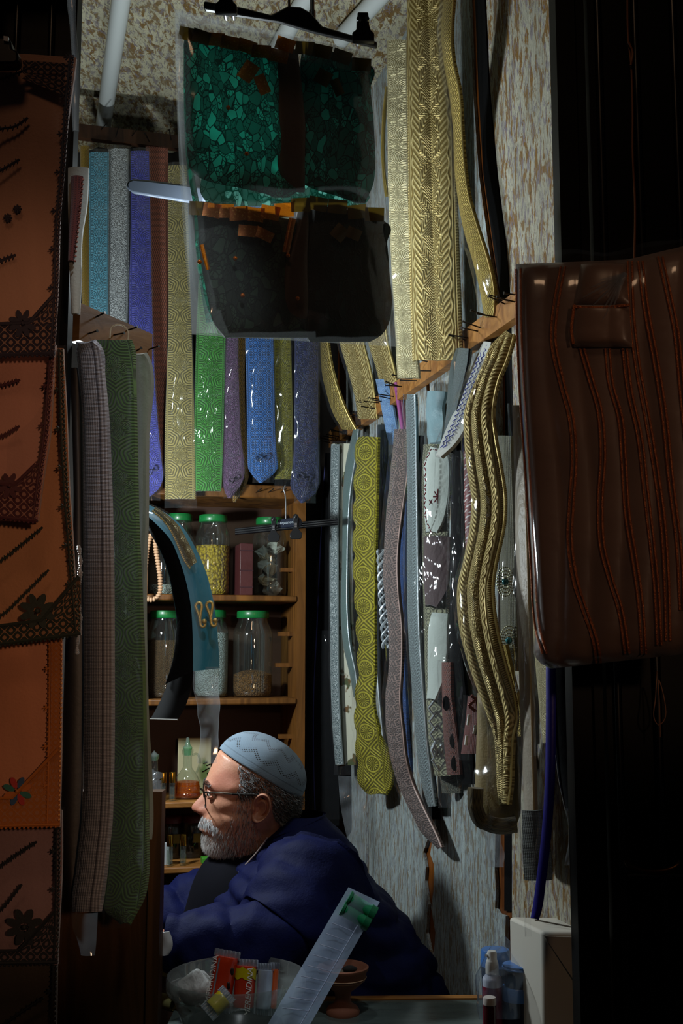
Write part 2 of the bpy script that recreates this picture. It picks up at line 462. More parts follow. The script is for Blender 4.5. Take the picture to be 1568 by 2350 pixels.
def wallpaper(name, base, streak1, streak2, stretch, bst=.8):
    N = NT(name); co = N.co('Object', stretch)
    n1 = N.noise(co, 9., 7, .68, .6); n2 = N.noise(co, 15., 6, .7, .8); n3 = N.noise(N.co('Object', tuple(x * .35 for x in stretch)), 9., 4); n4 = N.noise(co, 34., 5, .75, .5)
    col = N.mixc(N.sstep(n1, .50, .55), lin(base), lin(streak1))
    col = N.mixc(N.m('MULTIPLY', N.sstep(n2, .53, .57), .85), col, lin(streak2))
    col = N.mixc(N.m('MULTIPLY', N.sstep(n4, .55, .6), .5), col, lin(tuple(x * .45 for x in streak1)))
    col = N.mixc(N.m('MULTIPLY', N.sstep(n3, .35, .75), .45), col, lin(tuple(x * .7 for x in base)))
    h = N.m('ADD', n4, N.m('MULTIPLY', n1, .7))
    N.pbr(col, .8, 0, N.bump(h, bst, .004), .2); return N.mat
def clothmat(name, c, rough=.75, trans=0., foldscale=7., sheen=.3, fine=260., dark=.75):
    N = NT(name); co = N.co(); n = N.noise(N.co('Object', (1, 1, .6)), foldscale, 3, .5, .6); f = N.noise(co, fine, 2)
    col = N.mixc(n, lin(tuple(x * dark for x in c)), lin(c))
    b = N.pbr(col, rough, 0, N.bump(N.m('ADD', N.m('MULTIPLY', n, 2.), N.m('MULTIPLY', f, .12)), .5, .01), .3, sheen)
    if trans:
        tl = N.n('ShaderNodeBsdfTranslucent'); N.l(col, tl.inputs[0]); mx = N.n('ShaderNodeMixShader'); mx.inputs[0].default_value = trans
        N.l(b.outputs[0], mx.inputs[1]); N.l(tl.outputs[0], mx.inputs[2]); N.l(mx.outputs[0], N.out.inputs[0])
    return N.mat
def lace(name, cell, line, trans, scale=26.):
    N = NT(name); co = N.co('Object', (1, 1, .62)); wob = N.noise(co, 14., 2)
    vd = N.n('ShaderNodeVectorMath', operation='ADD'); N.l(co, vd.inputs[0]); cmb = N.comb(N.m('MULTIPLY', wob, .05), 0., N.m('MULTIPLY', wob, .04)); N.l(cmb, vd.inputs[1])
    d = N.vor(vd.outputs[0], scale, 'DISTANCE_TO_EDGE'); d2 = N.vor(vd.outputs[0], scale * 2.3, 'DISTANCE_TO_EDGE'); cellc = N.vor(vd.outputs[0], scale, 'F1', 'Color')
    sp = N.n('ShaderNodeSeparateColor'); N.l(cellc, sp.inputs[0])
    ln = N.m('MAXIMUM', N.sstep(d, .03, .075, 1., 0.), N.m('MULTIPLY', N.sstep(d2, .05, .1, 1., 0.), N.sstep(sp.outputs[0], .45, .5)))
    fill = N.sstep(sp.outputs[1], .25, .5, .1, .75)
    col = N.mixc(N.m('MAXIMUM', ln, fill), lin(cell), lin(line))
    di = N.n('ShaderNodeBsdfPrincipled'); N.l(col, di.inputs['Base Color']); di.inputs['Roughness'].default_value = .7; N.l(N.bump(ln, .5, .002), di.inputs['Normal'])
    tl = N.n('ShaderNodeBsdfTranslucent'); N.l(col, tl.inputs[0]); mx = N.n('ShaderNodeMixShader'); mx.inputs[0].default_value = trans
    N.l(di.outputs[0], mx.inputs[1]); N.l(tl.outputs[0], mx.inputs[2]); N.l(mx.outputs[0], N.out.inputs[0]); return N.mat
def hairmat(name, rough=.45):
    N = NT(name); a = N.n('ShaderNodeVertexColor'); a.layer_name = 'Col'; N.pbr(a.outputs[0], rough, 0, None, .4); return N.mat

M_film = film('clear_film')
M_film_hazy = film('hazy_film', haze=.22, rough=.15, scale=7.)
M_film_soft = film('soft_film', haze=.07, rough=.1, scale=6., fbase=.01)
M_film_fine = film('fine_film', haze=.03, rough=.05, scale=14., bst=1.)
M_glass = glassy('jar_glass', (.90, .96, .93), .09, .01); M_glass_bowl = glassy('bowl_glass', (.86, .90, .88), .10, .10)
M_gold = brocade('gold_brocade', (226, 205, 140), (140, 115, 50), 'leaf', .9, 8., .55, .38, .7, 0.)
M_gold_pale = brocade('pale_gold_brocade', (232, 222, 180), (170, 155, 105), 'floral', .8, 10., .45, .36, .6, 0.)
M_gold_wave = brocade('gold_wave_braid', (222, 196, 110), (130, 105, 35), 'wave', 1., 8., .6, .34, .7, 0.)
M_black = plain('black_cloth', (3, 3, 4), .85, spec=.12, bump=.3)
M_blackp = plain('black_plastic', (6, 6, 9), .36)
M_steel = plain('steel', (190, 190, 195), .28, 1.)
M_nail = plain('nail_iron', (35, 32, 30), .45, .8)
M_white = plain('white_plastic', (225, 230, 238), .35)
M_wood = wood('shelf_wood', (122, 78, 32), (80, 48, 17), .9)
M_woodl = wood('pale_wood', (176, 122, 62), (130, 82, 36), .9, dirn=(4, 30, 30))
M_wooddk = wood('dark_wood', (58, 34, 18), (30, 16, 8), .9)
M_woodcab = wood('cabinet_wood', (84, 52, 20), (54, 32, 10), .8)
M_wp = wallpaper('marbled_wallpaper', (205, 200, 178), (150, 112, 58), (150, 140, 150), (8, 8, 2.2))
M_wpc = wallpaper('marbled_ceiling_paper', (185, 178, 150), (120, 92, 50), (120, 112, 118), (8, 3, 8), .6)
M_wpg = wallpaper('marbled_grey_wallpaper', (190, 202, 200), (150, 134, 108), (150, 156, 166), (15, 15, 2.6))
M_skin = None
# ------------------------------------------------------------------ the room
VX = Vector((math.cos(A), math.sin(A), 0)); UX = Vector((-math.sin(A), math.cos(A), 0))
def room(v, d, z): return K + VX * v + NB * d + Vector((0, 0, z))
def vof(p): return (p - K).dot(VX)
RROT = Matrix.Rotation(A, 3, 'Z')
def rbox(mb, v0, v1, d0, d1, z0, z1):
    c = room((v0 + v1) / 2, (d0 + d1) / 2, (z0 + z1) / 2)
    return mb.box(c, (abs(v1 - v0), abs(d1 - d0), abs(z1 - z0)), RROT)
ZC = 2.935
ZCOUNT = .90
M_dark = plain('dark_plaster', (30, 24, 18), .85, bump=.3)
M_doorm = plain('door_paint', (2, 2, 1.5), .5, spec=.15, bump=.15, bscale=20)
M_woodor = wood('torn_wood', (150, 84, 24), (88, 44, 10), .9)
m = MB(); m.box((0, .8, -.03), (6, 6.5, .06)); struct('floor', m, plain('floor_tile', (60, 52, 46), .6))
m = MB(); rbox(m, -1.3, .12, -.1, 1.5, ZC, ZC + .05); struct('ceiling', m, M_wpc)
wb = MB(); rbox(wb, -1.3, .1, -.06, 0, 0, ZC); wallb = struct('wall_back', wb, M_dark)
m = MB(); pts = [onB(x, y, .002) for x, y in [(120, 250), (700, 300), (700, 380), (560, 372), (470, 345), (420, 340), (395, 352), (330, 333), (270, 345), (225, 338), (190, 350), (120, 345)]]
m.prism(pts, NB * .004); struct('torn_wallpaper', m, M_wpc, wallb, smooth=False)
m = MB(); rbox(m, 0, .06, -.06, 1.42, 0, ZC); wallr_o = struct('wall_right', m, M_woodor)
m = MB(); rbox(m, -.93, -.88, 0, 1.35, 0, ZC); struct('wall_left', m, plain('dark_wall', (12, 9, 7), .9, spec=.1))  # left wall in one even near-black colour
def paper(pts, mat, th=.006):
    m = MB(); m.prism([onR(x, y, .001) for x, y in pts], NR * th)
    return struct('wallpaper_panel', m, mat, wallr_o, smooth=False)
paper([(1122, -30), (1338, -30), (1338, 2320), (1183, 2320), (1183, 1500), (1186, 1000), (1181, 700), (1170, 560), (1150, 400), (1132, 200)], M_wp)
paper([(1083, -30), (1092, 200), (1106, 400), (1128, 560), (1150, 700), (1156, 900), (1146, 1900), (1143, 1990), (1146, 2040), (1144, 2083), (1152, 2096), (1168, 2102), (1166, 2330), (1004, 2330), (1002, 2200), (1006, 2140), (996, 2082), (1002, 2040), (1003, 1985), (994, 1960), (1003, 1900), (1003, 1300), (985, 600), (960, -30)], M_wpg)
paper([(955, -30), (980, 600), (992, 1300), (990, 1920), (978, 1955), (984, 1990), (982, 2020), (989, 2075), (985, 2140), (996, 2190), (994, 2250), (1000, 2330), (853, 2330), (851, 1800), (846, 900), (850, -30)], M_wpg)
paper([(846, -30), (842, 900), (845, 1800), (846, 2330), (800, 2330), (800, -30)], M_wpg)
m = MB(); m.prism([onR(x, y, .0015) for x, y in [(1092, -20), (1114, -20), (1124, 200), (1142, 400), (1166, 600), (1176, 720), (1180, 1000), (1180, 2090), (1160, 2090), (1162, 900), (1154, 700), (1134, 560), (1112, 400), (1100, 200)]], NR * .002)
struct('gap_shade_strip', m, M_black, wallr_o, smooth=False)  # black strip painted in for the shade of the gap between panels
# door jamb and open shutters
XJ = at(1281, 570, 1.62).x
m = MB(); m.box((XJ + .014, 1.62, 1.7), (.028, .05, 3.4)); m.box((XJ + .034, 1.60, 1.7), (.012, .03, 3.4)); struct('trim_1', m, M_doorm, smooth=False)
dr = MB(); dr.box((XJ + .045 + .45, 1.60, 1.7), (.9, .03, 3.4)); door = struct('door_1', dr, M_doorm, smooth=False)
m = MB()
for px in (1384, 1470, 1560, 1650):
    x = at(px, 200, 1.56).x; m.tube([(x, 1.58, .2), (x, 1.58, 3.2)], .006, 8)
for zz in (1.2, 1.9, 2.05): m.tube([(XJ + .06, 1.583, zz), (XJ + .9, 1.583, zz)], .005, 8)
struct('door_moulding', m, plain('door_varnish', (5, 3, 1.5), .3, spec=.4), door)
m = MB(); ring = []
for k in range(25):
    a = PI * k / 24; ring.append(at(1500 - 62 * math.cos(a), 1975 + 26 * math.sin(a), 1.55))
m.tube(ring, .004, 8); struct('door_handle', m, plain('dark_brass', (70, 44, 20), .35, .9), door)
m = MB(); m.box((0, 1.58, 2.86), (2.4, .12, .64)); struct('added_lintel', m, M_doorm, smooth=False)  # unseen lintel added to keep street light off the back belts
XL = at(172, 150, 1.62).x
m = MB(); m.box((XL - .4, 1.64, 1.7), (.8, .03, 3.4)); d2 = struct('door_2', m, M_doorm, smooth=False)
m = MB()
for px in (30, 110): m.tube([(at(px, 60, 1.6).x, 1.62, .2), (at(px, 60, 1.6).x, 1.62, 3.2)], .005, 8)
struct('door_moulding', m, bpy.data.materials['door_varnish'], d2)
# wooden rails full of nails
def rail(name, label, pa, pb, h, t, mat, nails, ndir, nl, seed):
    pa, pb = Vector(pa), Vector(pb); d = (pb - pa); r = random.Random(seed)
    n = Vector(ndir)
    m = MB(); up = Vector((0, 0, h))
    m.prism([pa - up / 2, pb - up / 2, pb + up / 2, pa + up / 2], n * t)
    o = root(name, m, mat, label, 'rail', smooth=False)
    for i in range(nails):
        f = (i + .5 + r.uniform(-.3, .3)) / nails
        p = pa + d * f + Vector((0, 0, r.choice((-.25, .0, .25)) * h)) + n * t * .5
        dd = (n + d.normalized() * r.uniform(-.35, .35) + Vector((0, 0, r.uniform(.0, .25)))).normalized()
        q = p + dd * nl
        k = MB(); k.tube([p, q, q + dd * .0015], [.0013, .0013, .003], 6); obj('nail', k, M_nail, o)
    return o
zu = onR(895, 100, 0).z; zm = onR(1120, 768, 0).z
def wr(d, z, off=.008): return K + NB * d + NR * off + Vector((0, 0, z))
rail('nail_rail', 'long wooden nail rail high on papered wall just under the ceiling', wr(.05, zu), wr(1.1, zu), .03, .016, M_woodl, 22, NR, .04, 3)
rail('nail_rail', 'pale wooden nail rail at mid height above the crowded row of hanging belts', wr(.0, zm), wr(1.36, zm), .045, .018, M_woodl, 44, NR, .045, 4)
pb = onB(150, 318, .2); pc = onB(760, 372, .2); pc.z = pb.z = 2.80
rail('nail_rail', 'dark wooden rail at ceiling height carrying the row of coloured belts', pb, pc, .035, .02, M_wooddk, 14, NB, .05, 5)
pl0, pl1 = at(163, 742, 1.79), at(330, 815, 1.93); pl1.z = pl0.z - .012
nl_ = Vector((pl1.y - pl0.y, -(pl1.x - pl0.x), 0)).normalized()
rail('nail_rail', 'brown board with a few nails above the green and silver belts', pl0, pl1, .062, .02, wood('board_wood', (120, 78, 30), (86, 52, 18), .8, dirn=(4, 4, 30)), 6, nl_, .03, 6)
# ceiling pipes
M_pipe = plain('pipe_paint', (196, 200, 196), .45, bump=.05, var=.04)
for (a, b), lab in zip((((284, -40), (237, 288)), ((900, -40), (780, 92)), ((722, -40), (560, 250))), ('white pipe end fixed to ceiling above the light blue belt', 'white pipe on ceiling near the nail rail and hanger clip', 'white pipe on ceiling mostly hidden behind the lace bag')):
    p, q = onZ(*a, ZC - .03), onZ(*b, ZC - .03); m = MB(); d = (q - p).normalized()
    m.tube([p, q - d * .004, q], [.0205, .0205, .016], 20); o = root('pipe', m, M_pipe, lab, 'pipe', 'pipes on the ceiling')
# ------------------------------------------------------------------ shelf unit
FO = .20
vL, vR = vof(onB(322, 1400, FO)), vof(onB(701, 1400, FO))
def zB(px, py, off=FO): return onB(px, py, off).z
shelf_y = [1365, 1603, 1836, 1984]
zS = [zB(520, y) for y in shelf_y]
zTop = zB(520, 1142)
sroot = thing('shelf_unit', 'brown wooden shelf unit against the back wall holding jars and bottles', 'shelf', room((vL + vR) / 2, .1, 0))
for v0, v1 in ((vL, vL + .016), (vR - .022, vR)):
    m = MB(); rbox(m, v0, v1, .0, FO, 0, zTop); obj('side_panel', m, M_wood, sroot, smooth=False)
m = MB(); rbox(m, vL + .016, vR - .022, .0, .008, 0, zTop); obj('back_panel', m, plain('back_board', (60, 34, 16), .7), sroot, smooth=False)
for z in zS:
    m = MB(); rbox(m, vL + .016, vR - .022, .008, FO + .004, z - .016, z); obj('shelf', m, M_woodl if z < zS[1] else M_wood, sroot, bevel=.004)
m = MB(); rbox(m, vL, vR + .01, .0, FO + .015, zTop, zTop + .034); obj('top_board', m, M_wood, sroot, bevel=.003)
for (px, py, w) in ((676, 1308, .03), (668, 1455, .035), (662, 1526, .042), (668, 1690, .032)):
    p = onB(px, py, .15); m = MB(); rbox(m, vR - .022 - w, vR - .021, .13, .15, p.z - .005, p.z + .005); obj('shelf_peg', m, M_wood, sroot, smooth=False)
for px in (588, 616, 645):
    p = onB(px, 1130, FO + .017); m = MB(); q = p + NB * .03
    m.tube([p, q, q + VX * .008 + Vector((0, 0, .006))], .0013, 6); obj('hook_nail', m, M_nail, sroot)
# ------------------------------------------------------------------ white plastic arm
M_wp2 = plain('lamp_plastic', (110, 120, 136), .4, var=.03)
rows = [(0, 0, 0)]
m = MB(); poly = [(470, 430), (430, 424), (340, 413), (305, 410), (294, 415), (289, 424), (292, 434), (305, 443), (340, 449), (430, 464), (470, 470)]
m.prism([at(x, y, 2.05) for x, y in poly], Vector((0, .02, .006)))
root('lamp_arm', m, M_wp2, 'white plastic round-ended arm sticking out behind the lace bag', 'lamp arm', smooth=True, bevel=.004)
# ------------------------------------------------------------------ row of coloured belts on the back wall
GB = 'coloured brocade belts hung along the back wall'
def bm_(name, c, kind='floral', rep=1.0, petals=8., **k): return brocade(name, c, None, kind, rep, petals, **k)
B = back
belt('narrow mustard belt half hidden beside the light blue belt', [(335, 184, 204), (540, 186, 205), (740, 190, 206), (1000, 192, 206)], B(.20), bm_('mustard_brocade', (176, 138, 30), 'wave'), None, GB)
belt('light blue brocade belt with round flowers between mustard and silver belts', [(350, 205, 250), (540, 205, 249), (740, 205, 247), (1000, 205, 246)], B(.24), bm_('sky_brocade', (84, 162, 184), 'floral', 1., 4.), (2, 4, 6), GB)
belt('silver grey brocade belt hanging between light blue and royal blue belts', [(342, 249, 297), (540, 248, 297), (740, 246, 293), (1000, 246, 292)], B(.22), bm_('silver_brocade', (190, 194, 192), 'scroll', metal=.1), (2, 5, 6), GB)
m_ry = bm_('royal_brocade', (62, 64, 172), 'floral', .9, 6.)
belt('royal blue brocade belt with pointed end and knotted clasp', [(347, 300, 342), (540, 300, 346), (740, 296, 350), (900, 306, 357), (1000, 316, 365), (1060, 323, 371), (1095, 327, 374), (1120, 328, 366), (1140, 330, 345), (1146, 331, 336)], B(.26), m_ry, (2, 4, 4), GB, knots=[(349, 1080, 13, -.6, m_ry)])
belt('terracotta brocade belt tucked behind the royal blue belt', [(333, 334, 386), (600, 342, 385), (800, 346, 383), (960, 350, 379), (1060, 360, 377), (1085, 368, 374)], B(.21), bm_('terracotta_brocade', (164, 92, 66), 'wave'), None, GB)
belt('olive gold brocade belt with square end and empty plastic below', [(380, 386, 428), (540, 386, 433), (740, 387, 439), (900, 382, 444), (1000, 379, 447), (1145, 379, 449)], B(.25), bm_('olivegold_brocade', (168, 152, 84), 'floral', .9, 10.), (2, 4, 22), GB)
belt('bright green brocade belt with square end and glaring plastic', [(350, 462, 520), (600, 458, 520), (770, 451, 518), (900, 448, 515), (1000, 446, 513), (1080, 447, 510), (1127, 449, 508)], B(.25), bm_('green_brocade', (62, 150, 46), 'floral', 1.05, 8.), (3, 4, 14), GB, fm=M_film_fine)
m_pu = bm_('purple_brocade', (112, 78, 116), 'scroll')
belt('muted purple brocade belt with curved pointed tip and knotted clasp', [(350, 530, 560), (600, 522, 552), (770, 517, 546), (900, 512, 549), (1000, 510, 553), (1060, 510, 560), (1095, 511, 560), (1120, 514, 548), (1143, 524, 532)], B(.245), m_pu, (2, 4, 2), GB, knots=[(536, 1100, 12, -.5, m_pu)])
belt('gold brown brocade belt showing as a strip behind the purple belt', [(350, 555, 590), (600, 545, 575), (770, 544, 564), (900, 542, 562), (1000, 545, 566), (1080, 530, 572), (1110, 528, 567), (1152, 536, 542)], B(.215), bm_('brown_brocade', (150, 112, 40), 'wave'), None, GB)
m_bl = bm_('blue_brocade', (44, 110, 190), 'diamond', 1.6)
belt('clear blue brocade belt with wide pointed end and knotted clasp', [(350, 572, 634), (600, 566, 628), (770, 564, 627), (900, 567, 630), (1000, 568, 632), (1055, 569, 636), (1075, 571, 637), (1090, 580, 626), (1108, 596, 602)], B(.255), m_bl, (2, 4, 2), GB, knots=[(602, 1050, 15, -.1, m_bl)])
belt('olive yellow brocade belt beside the clear blue pointed belt', [(350, 622, 664), (600, 625, 666), (770, 627, 668), (900, 630, 671), (1000, 632, 673), (1100, 631, 673)], B(.235), bm_('oliveyellow_brocade', (146, 140, 24), 'floral', .8, 6.), (2, 4, 24), GB)
m_nv = bm_('navy_brocade', (34, 44, 96), 'scroll')
belt('dark navy brocade belt with knotted clasp above the clip hanger', [(350, 678, 740), (600, 676, 735), (780, 676, 733), (900, 676, 731), (1000, 676, 731), (1060, 674, 731), (1095, 669, 732), (1115, 668, 730), (1135, 676, 722), (1154, 692, 697)], B(.25), m_nv, (2, 4, 2), GB, knots=[(698, 1095, 16, .2, m_nv), (707, 1118, 10, 1.3, m_nv)])
belt('pale yellow belt end showing through the gap beside the silver belt', [(900, 168, 188), (1140, 170, 190)], B(.23), bm_('paleyellow_brocade', (216, 200, 140), 'leaf'), (1, 2, 20), GB)
# ------------------------------------------------------------------ belts of the right wall
GU = 'gold belts on the upper nail rail'
GR = 'belts crowded on the middle nail rail'
E = M_gold_wave
M_goldpipe = plain('gold_cord', (214, 190, 120), .35, .6, bump=.4, bscale=400)
M_silverpipe = plain('silver_cord', (200, 208, 212), .38, .5, bump=.4, bscale=400)
belt('gold belt folded at the outer side of the big clear bag', [(92, 888, 935), (300, 890, 938), (500, 893, 942), (700, 903, 948), (868, 913, 962)], flat(2.14, -.03), M_gold_pale, None, GU, amp=.003, seed=3)
o = belt('wide gold belt with leaf borders and a deep centre fold in clear bag', [(-20, 934, 1030), (100, 934, 1040), (300, 936, 1045), (500, 938, 1050), (700, 942, 1057), (828, 947, 1062)], flat(2.10, -.05), M_gold, None, GU, bulge=.010, ridges=2, nu=16)
obj('plastic_sleeve', ribbon([(70, 884, 1044), (300, 886, 1049), (500, 889, 1054), (700, 900, 1060), (830, 911, 1062), (882, 913, 1040)], flat(2.08, -.05), nu=14, nv=80, thick=0, bulge=.006, amp=.006, freq=22, seed=9), M_film, o)
belt('thin gold belt bowing out behind the big clear bag', [(200, 884, 892), (260, 878, 887), (330, 875, 884), (400, 877, 886), (450, 884, 894)], flat(2.2), M_gold_wave, None, GU)
belt('long gold belt curling outward beside the dark wall gap', [(-20, 1020, 1042), (80, 1013, 1036), (140, 1018, 1040), (210, 1030, 1054), (300, 1040, 1060), (380, 1043, 1066), (450, 1050, 1076), (520, 1062, 1096), (600, 1085, 1121), (660, 1100, 1134), (705, 1108, 1135), (728, 1112, 1132)], flat(1.99, -.05, lambda v: -.03 * math.sin(v * 9)), M_gold_wave, (3, 0, 24), GU, edge=(M_goldpipe, .0016, 'r'))
belt('gold belt curling forward next to the navy belt', [(700, 733, 752), (780, 735, 752), (850, 738, 763), (900, 749, 778), (950, 765, 798), (985, 785, 817)], flat(2.80, -.06), M_gold_wave, (2, 0, 14), GU, edge=(M_goldpipe, .002, 'r'))
belt('broad gold ribbed belt second along from the navy belt', [(700, 770, 825), (785, 779, 834), (850, 798, 850), (915, 815, 861), (962, 822, 866)], flat(2.68, -.05), M_gold, (2, 0, 16), GU, ridges=3, nu=18, bulge=.008, edge=(M_goldpipe, .002, 'r'))
belt('gold ribbed belt peeking below the lace bag corner', [(700, 832, 880), (790, 846, 890), (840, 862, 903), (880, 872, 911)], flat(2.55, -.05), M_gold, (2, 0, 10), GU, ridges=3, nu=18, bulge=.008, edge=(M_goldpipe, .002, 'r'))
# ---- mid rail, from the back corner forwards
belt('shiny black belt in wrinkled film hanging next to shelf unit', [(1040, 748, 764), (1150, 741, 764), (1250, 736, 764), (1450, 727, 768), (1600, 720, 770), (1750, 720, 776), (1880, 724, 780)], flat(2.93, -.05), M_black, (3, 3, 14), GR, fm=M_film_fine, edge=(plain('navy_piping', (44, 44, 92), .5), .0018, 'l'))
N = NT('floral_fabric'); co = N.co('Object', (1, 1, 1)); d = N.vor(co, 26., 'SMOOTH_F1'); n = N.noise(co, 60., 3)
sel = N.sstep(N.noise(co, 17., 3), .55, .58); col = N.mixc(sel, lin((196, 194, 172)), N.mixc(N.sstep(n, .4, .6), lin((110, 74, 28)), lin((70, 78, 40)))); N.pbr(col, .8); M_floral = N.mat
o = belt('cream floral belt with silver lace trim in a clear bag', [(1018, 763, 806), (1200, 760, 802), (1400, 760, 806), (1550, 762, 815), (1660, 766, 818), (1756, 773, 816)], flat(2.84, -.06), M_floral, (2, 4, 22), GR)
M_slv = brocade('silver_lace', (206, 216, 216), (90, 110, 112), 'scroll', 1., 8., .3, .4, .8, 0., fq=.6)
obj('lace_trim', ribbon([(1020, 762, 782), (1200, 759, 779), (1400, 759, 779), (1550, 761, 780), (1660, 765, 784), (1754, 772, 790)], flat(2.835, -.03), nv=60, thick=.002, lift=.003), M_slv, o)
belt('pale teal satin strip curling over the silver trimmed belt', [(985, 811, 823), (1050, 796, 816), (1120, 788, 805), (1200, 786, 799), (1300, 785, 797), (1400, 782, 797), (1480, 788, 803), (1550, 803, 817), (1600, 812, 820)], flat(2.78, -.05), brocade('teal_satin', (128, 158, 154), None, 'plain', metal=.15, rough=.35), None, GR, edge=(M_silverpipe, .0016, 'r'))
# yellow scalloped belt
ys0, ys1 = 1003, 1822
base = [(1003, 818, 868), (1120, 814, 866), (1300, 812, 862), (1420, 818, 860), (1540, 822, 861), (1620, 815, 858), (1690, 817, 876), (1750, 820, 898), (1800, 826, 899), (1822, 838, 890)]
fl_, fr_ = pchip([b[0] for b in base], [b[1] for b in base]), pchip([b[0] for b in base], [b[2] for b in base])
sc_rows = []
nsc = 88
for i in range(nsc + 1):
    y = ys0 + (ys1 - ys0) * i / nsc; s = abs(math.sin(PI * (y - 1003) / 68.2)) ** .6
    sc_rows.append((y, fl_(y) + 9 * (1 - s) - 3, fr_(y) + (0 if y < 1680 else -7 * (1 - s))))
belt('yellow gold belt with scalloped edge and round medallions', sc_rows, flat(2.58, -.08), brocade('yellow_medal', (196, 184, 52), (96, 86, 6), 'medals', .74, 8., .35, .36, .9, 0.), (3, 2, 18), GR, nv=110, nu=12)
belt('dark belt with thin silver piped edge behind the yellow scalloped belt', [(975, 866, 892), (1100, 865, 890), (1300, 861, 888), (1540, 866, 890), (1640, 874, 892), (1760, 888, 905), (1840, 900, 912)], flat(2.65, -.05), plain('dark_satin', (34, 40, 44), .4, bump=.3), (2, 3, 10), GR, edge=(M_silverpipe, .0026, 'l'), fm=M_film_fine)
m = [(862 + 0, 872)]
M_sb = brocade('skyblue_trim', (52, 112, 196), (160, 196, 220), 'floral', 1.05, 6., 0., .5, .7)
belt('short bright blue flowered strip tilted above the brown lace belt', [(870, 862, 889), (900, 868, 896), (950, 878, 905), (1000, 888, 914), (1020, 893, 916)], flat(2.56, -.03), M_sb, None, GR)
for (x, y, c, lab) in ((906, 900, (150, 70, 130), 'pink'), (918, 930, (120, 60, 80), 'maroon')):
    mm = MB(); mm.tube([at(x + 4, y - 22, 2.50), at(x + 12, y + 40, 2.50), at(x + 22, 1003, 2.50)], [.006, .0055, .005], 8); root('cord', mm, plain(lab + '_cord', c, .5), 'slim %s cord strip standing beside the bright blue strip' % lab, 'cord')
M_br = brocade('brown_lace', (150, 122, 112), (62, 46, 40), 'floral', 1.1, 6., .05, .55, 1., .2, fq=.5)
belt('dusty brown lace belt hanging in a long curve to the wall bottom', [(985, 905, 944), (1060, 898, 938), (1100, 894, 934), (1180, 886, 922), (1280, 880, 912), (1360, 882, 914), (1440, 891, 922), (1540, 891, 921), (1600, 885, 918), (1680, 887, 925), (1740, 896, 932), (1800, 914, 948), (1860, 940, 975, -.05), (1920, 975, 1004, -.1), (1945, 1006, 1014, -.12)], flat(2.36, -.07), M_br, (2, 10, 0), GR, edge=(plain('brown_cord', (180, 150, 140), .5), .0018, 'r'), nu=10, amp=.002, seed=4)
belt('narrow deep blue belt glimpsed behind the brown lace belt', [(1050, 915, 934), (1200, 912, 932), (1400, 912, 928), (1550, 914, 931), (1700, 922, 936), (1780, 932, 946)], flat(2.48, -.03), bm_('deepblue_brocade', (28, 74, 140), 'scroll'), None, GR)
belt('long grey green belt with silver cord edge', [(905, 934, 952), (930, 933, 953), (1100, 935, 956), (1300, 934, 959), (1450, 937, 962), (1600, 947, 972), (1700, 955, 980), (1800, 968, 992), (1850, 982, 998)], flat(2.28, -.06), brocade('greygreen_brocade', (136, 154, 156), None, 'leaf', metal=.1, fq=.5), (2, 0, 60), GR, edge=(M_silverpipe, .0022, 'r'))
belt('plain black belt filling the gap beside the grey green belt', [(1000, 956, 974), (1300, 958, 978), (1500, 962, 982), (1700, 976, 992), (1880, 992, 1012)], flat(2.30), M_black, None, GR)
# silver cord braid on black
braid = thing('cord_braid', 'silver cord braid of loops on a black strip', 'braid', at(884, 1480, 2.5), GR)
m = MB()
for ph in (0, PI * .66, PI * 1.33):
    pts = []
    for i in range(70):
        t = i / 69; y = 1262 + 225 * t; x = 876 + 12 * t ** 1.5 * (1 if t < 2 else 0) + 9 * math.sin(t * 24 + ph)
        p = at(x, y, 2.5 + .006 * math.cos(t * 24 + ph)); pts.append(p)
    m.tube(pts, .0034, 6)
obj('silver_cord', m, M_silverpipe, braid)
obj('black_strip', ribbon([(1240, 868, 888), (1400, 870, 896), (1540, 880, 902)], flat(2.53), nv=20), M_black, braid)
# light blue satin fold and white packets
belt('folded pale blue satin piece hanging by two threads', [(898, 977, 1018), (950, 979, 1017), (1000, 980, 1012), (1030, 985, 1005)], flat(2.22, -.06), clothmat('pale_blue_satin', (140, 172, 180), .4, foldscale=14.), None, name='satin_piece', cat='satin piece', bulge=.01, amp=.006, freq=30)
belt('dark grey green satin strip folded over the nail', [(800, 1046, 1078), (830, 1036, 1075), (880, 1029, 1064), (940, 1025, 1050), (1000, 1018, 1044), (1040, 1014, 1036)], flat(2.05, -.06), brocade('grey_satin', (96, 116, 116), None, 'plain', rough=.35), None, GR, edge=(M_black, .0018, 'r'))
M_pk = film('pack_film', haze=.05, rough=.05, scale=16., bst=1.)
o = root('embroidered_packet', ribbon([(1020, 972, 1036), (1100, 968, 1034), (1200, 970, 1028), (1300, 970, 1028), (1400, 972, 1030), (1500, 974, 1030), (1600, 978, 1026), (1700, 984, 1022), (1780, 998, 1034)], flat(2.18, -.07), nv=60, nu=10, thick=.004, bulge=.006), brocade('gold_lattice', (176, 176, 140), (80, 80, 56), 'diamond', 1.1, metal=.3, rough=.4, bstr=1.), 'long clear packet of white, maroon and cream embroidered pieces', 'packet', GR)
M_wf = clothmat('white_felt', (186, 196, 188), .85, foldscale=10., dark=.9)
obj('white_patch', ribbon([(1028, 990, 1020), (1060, 974, 1030), (1110, 974, 1030), (1150, 973, 1026), (1195, 976, 1016), (1222, 984, 1002)], flat(2.15, -.07), nv=30, thick=.004, bulge=.012), M_wf, o)
obj('maroon_patch', ribbon([(1232, 972, 1034), (1300, 972, 1030), (1350, 976, 1026), (1392, 988, 1000)], flat(2.15, -.07), nv=24, thick=.004, bulge=.014, amp=.004), clothmat('maroon_felt', (66, 38, 40), .7, foldscale=14.), o)
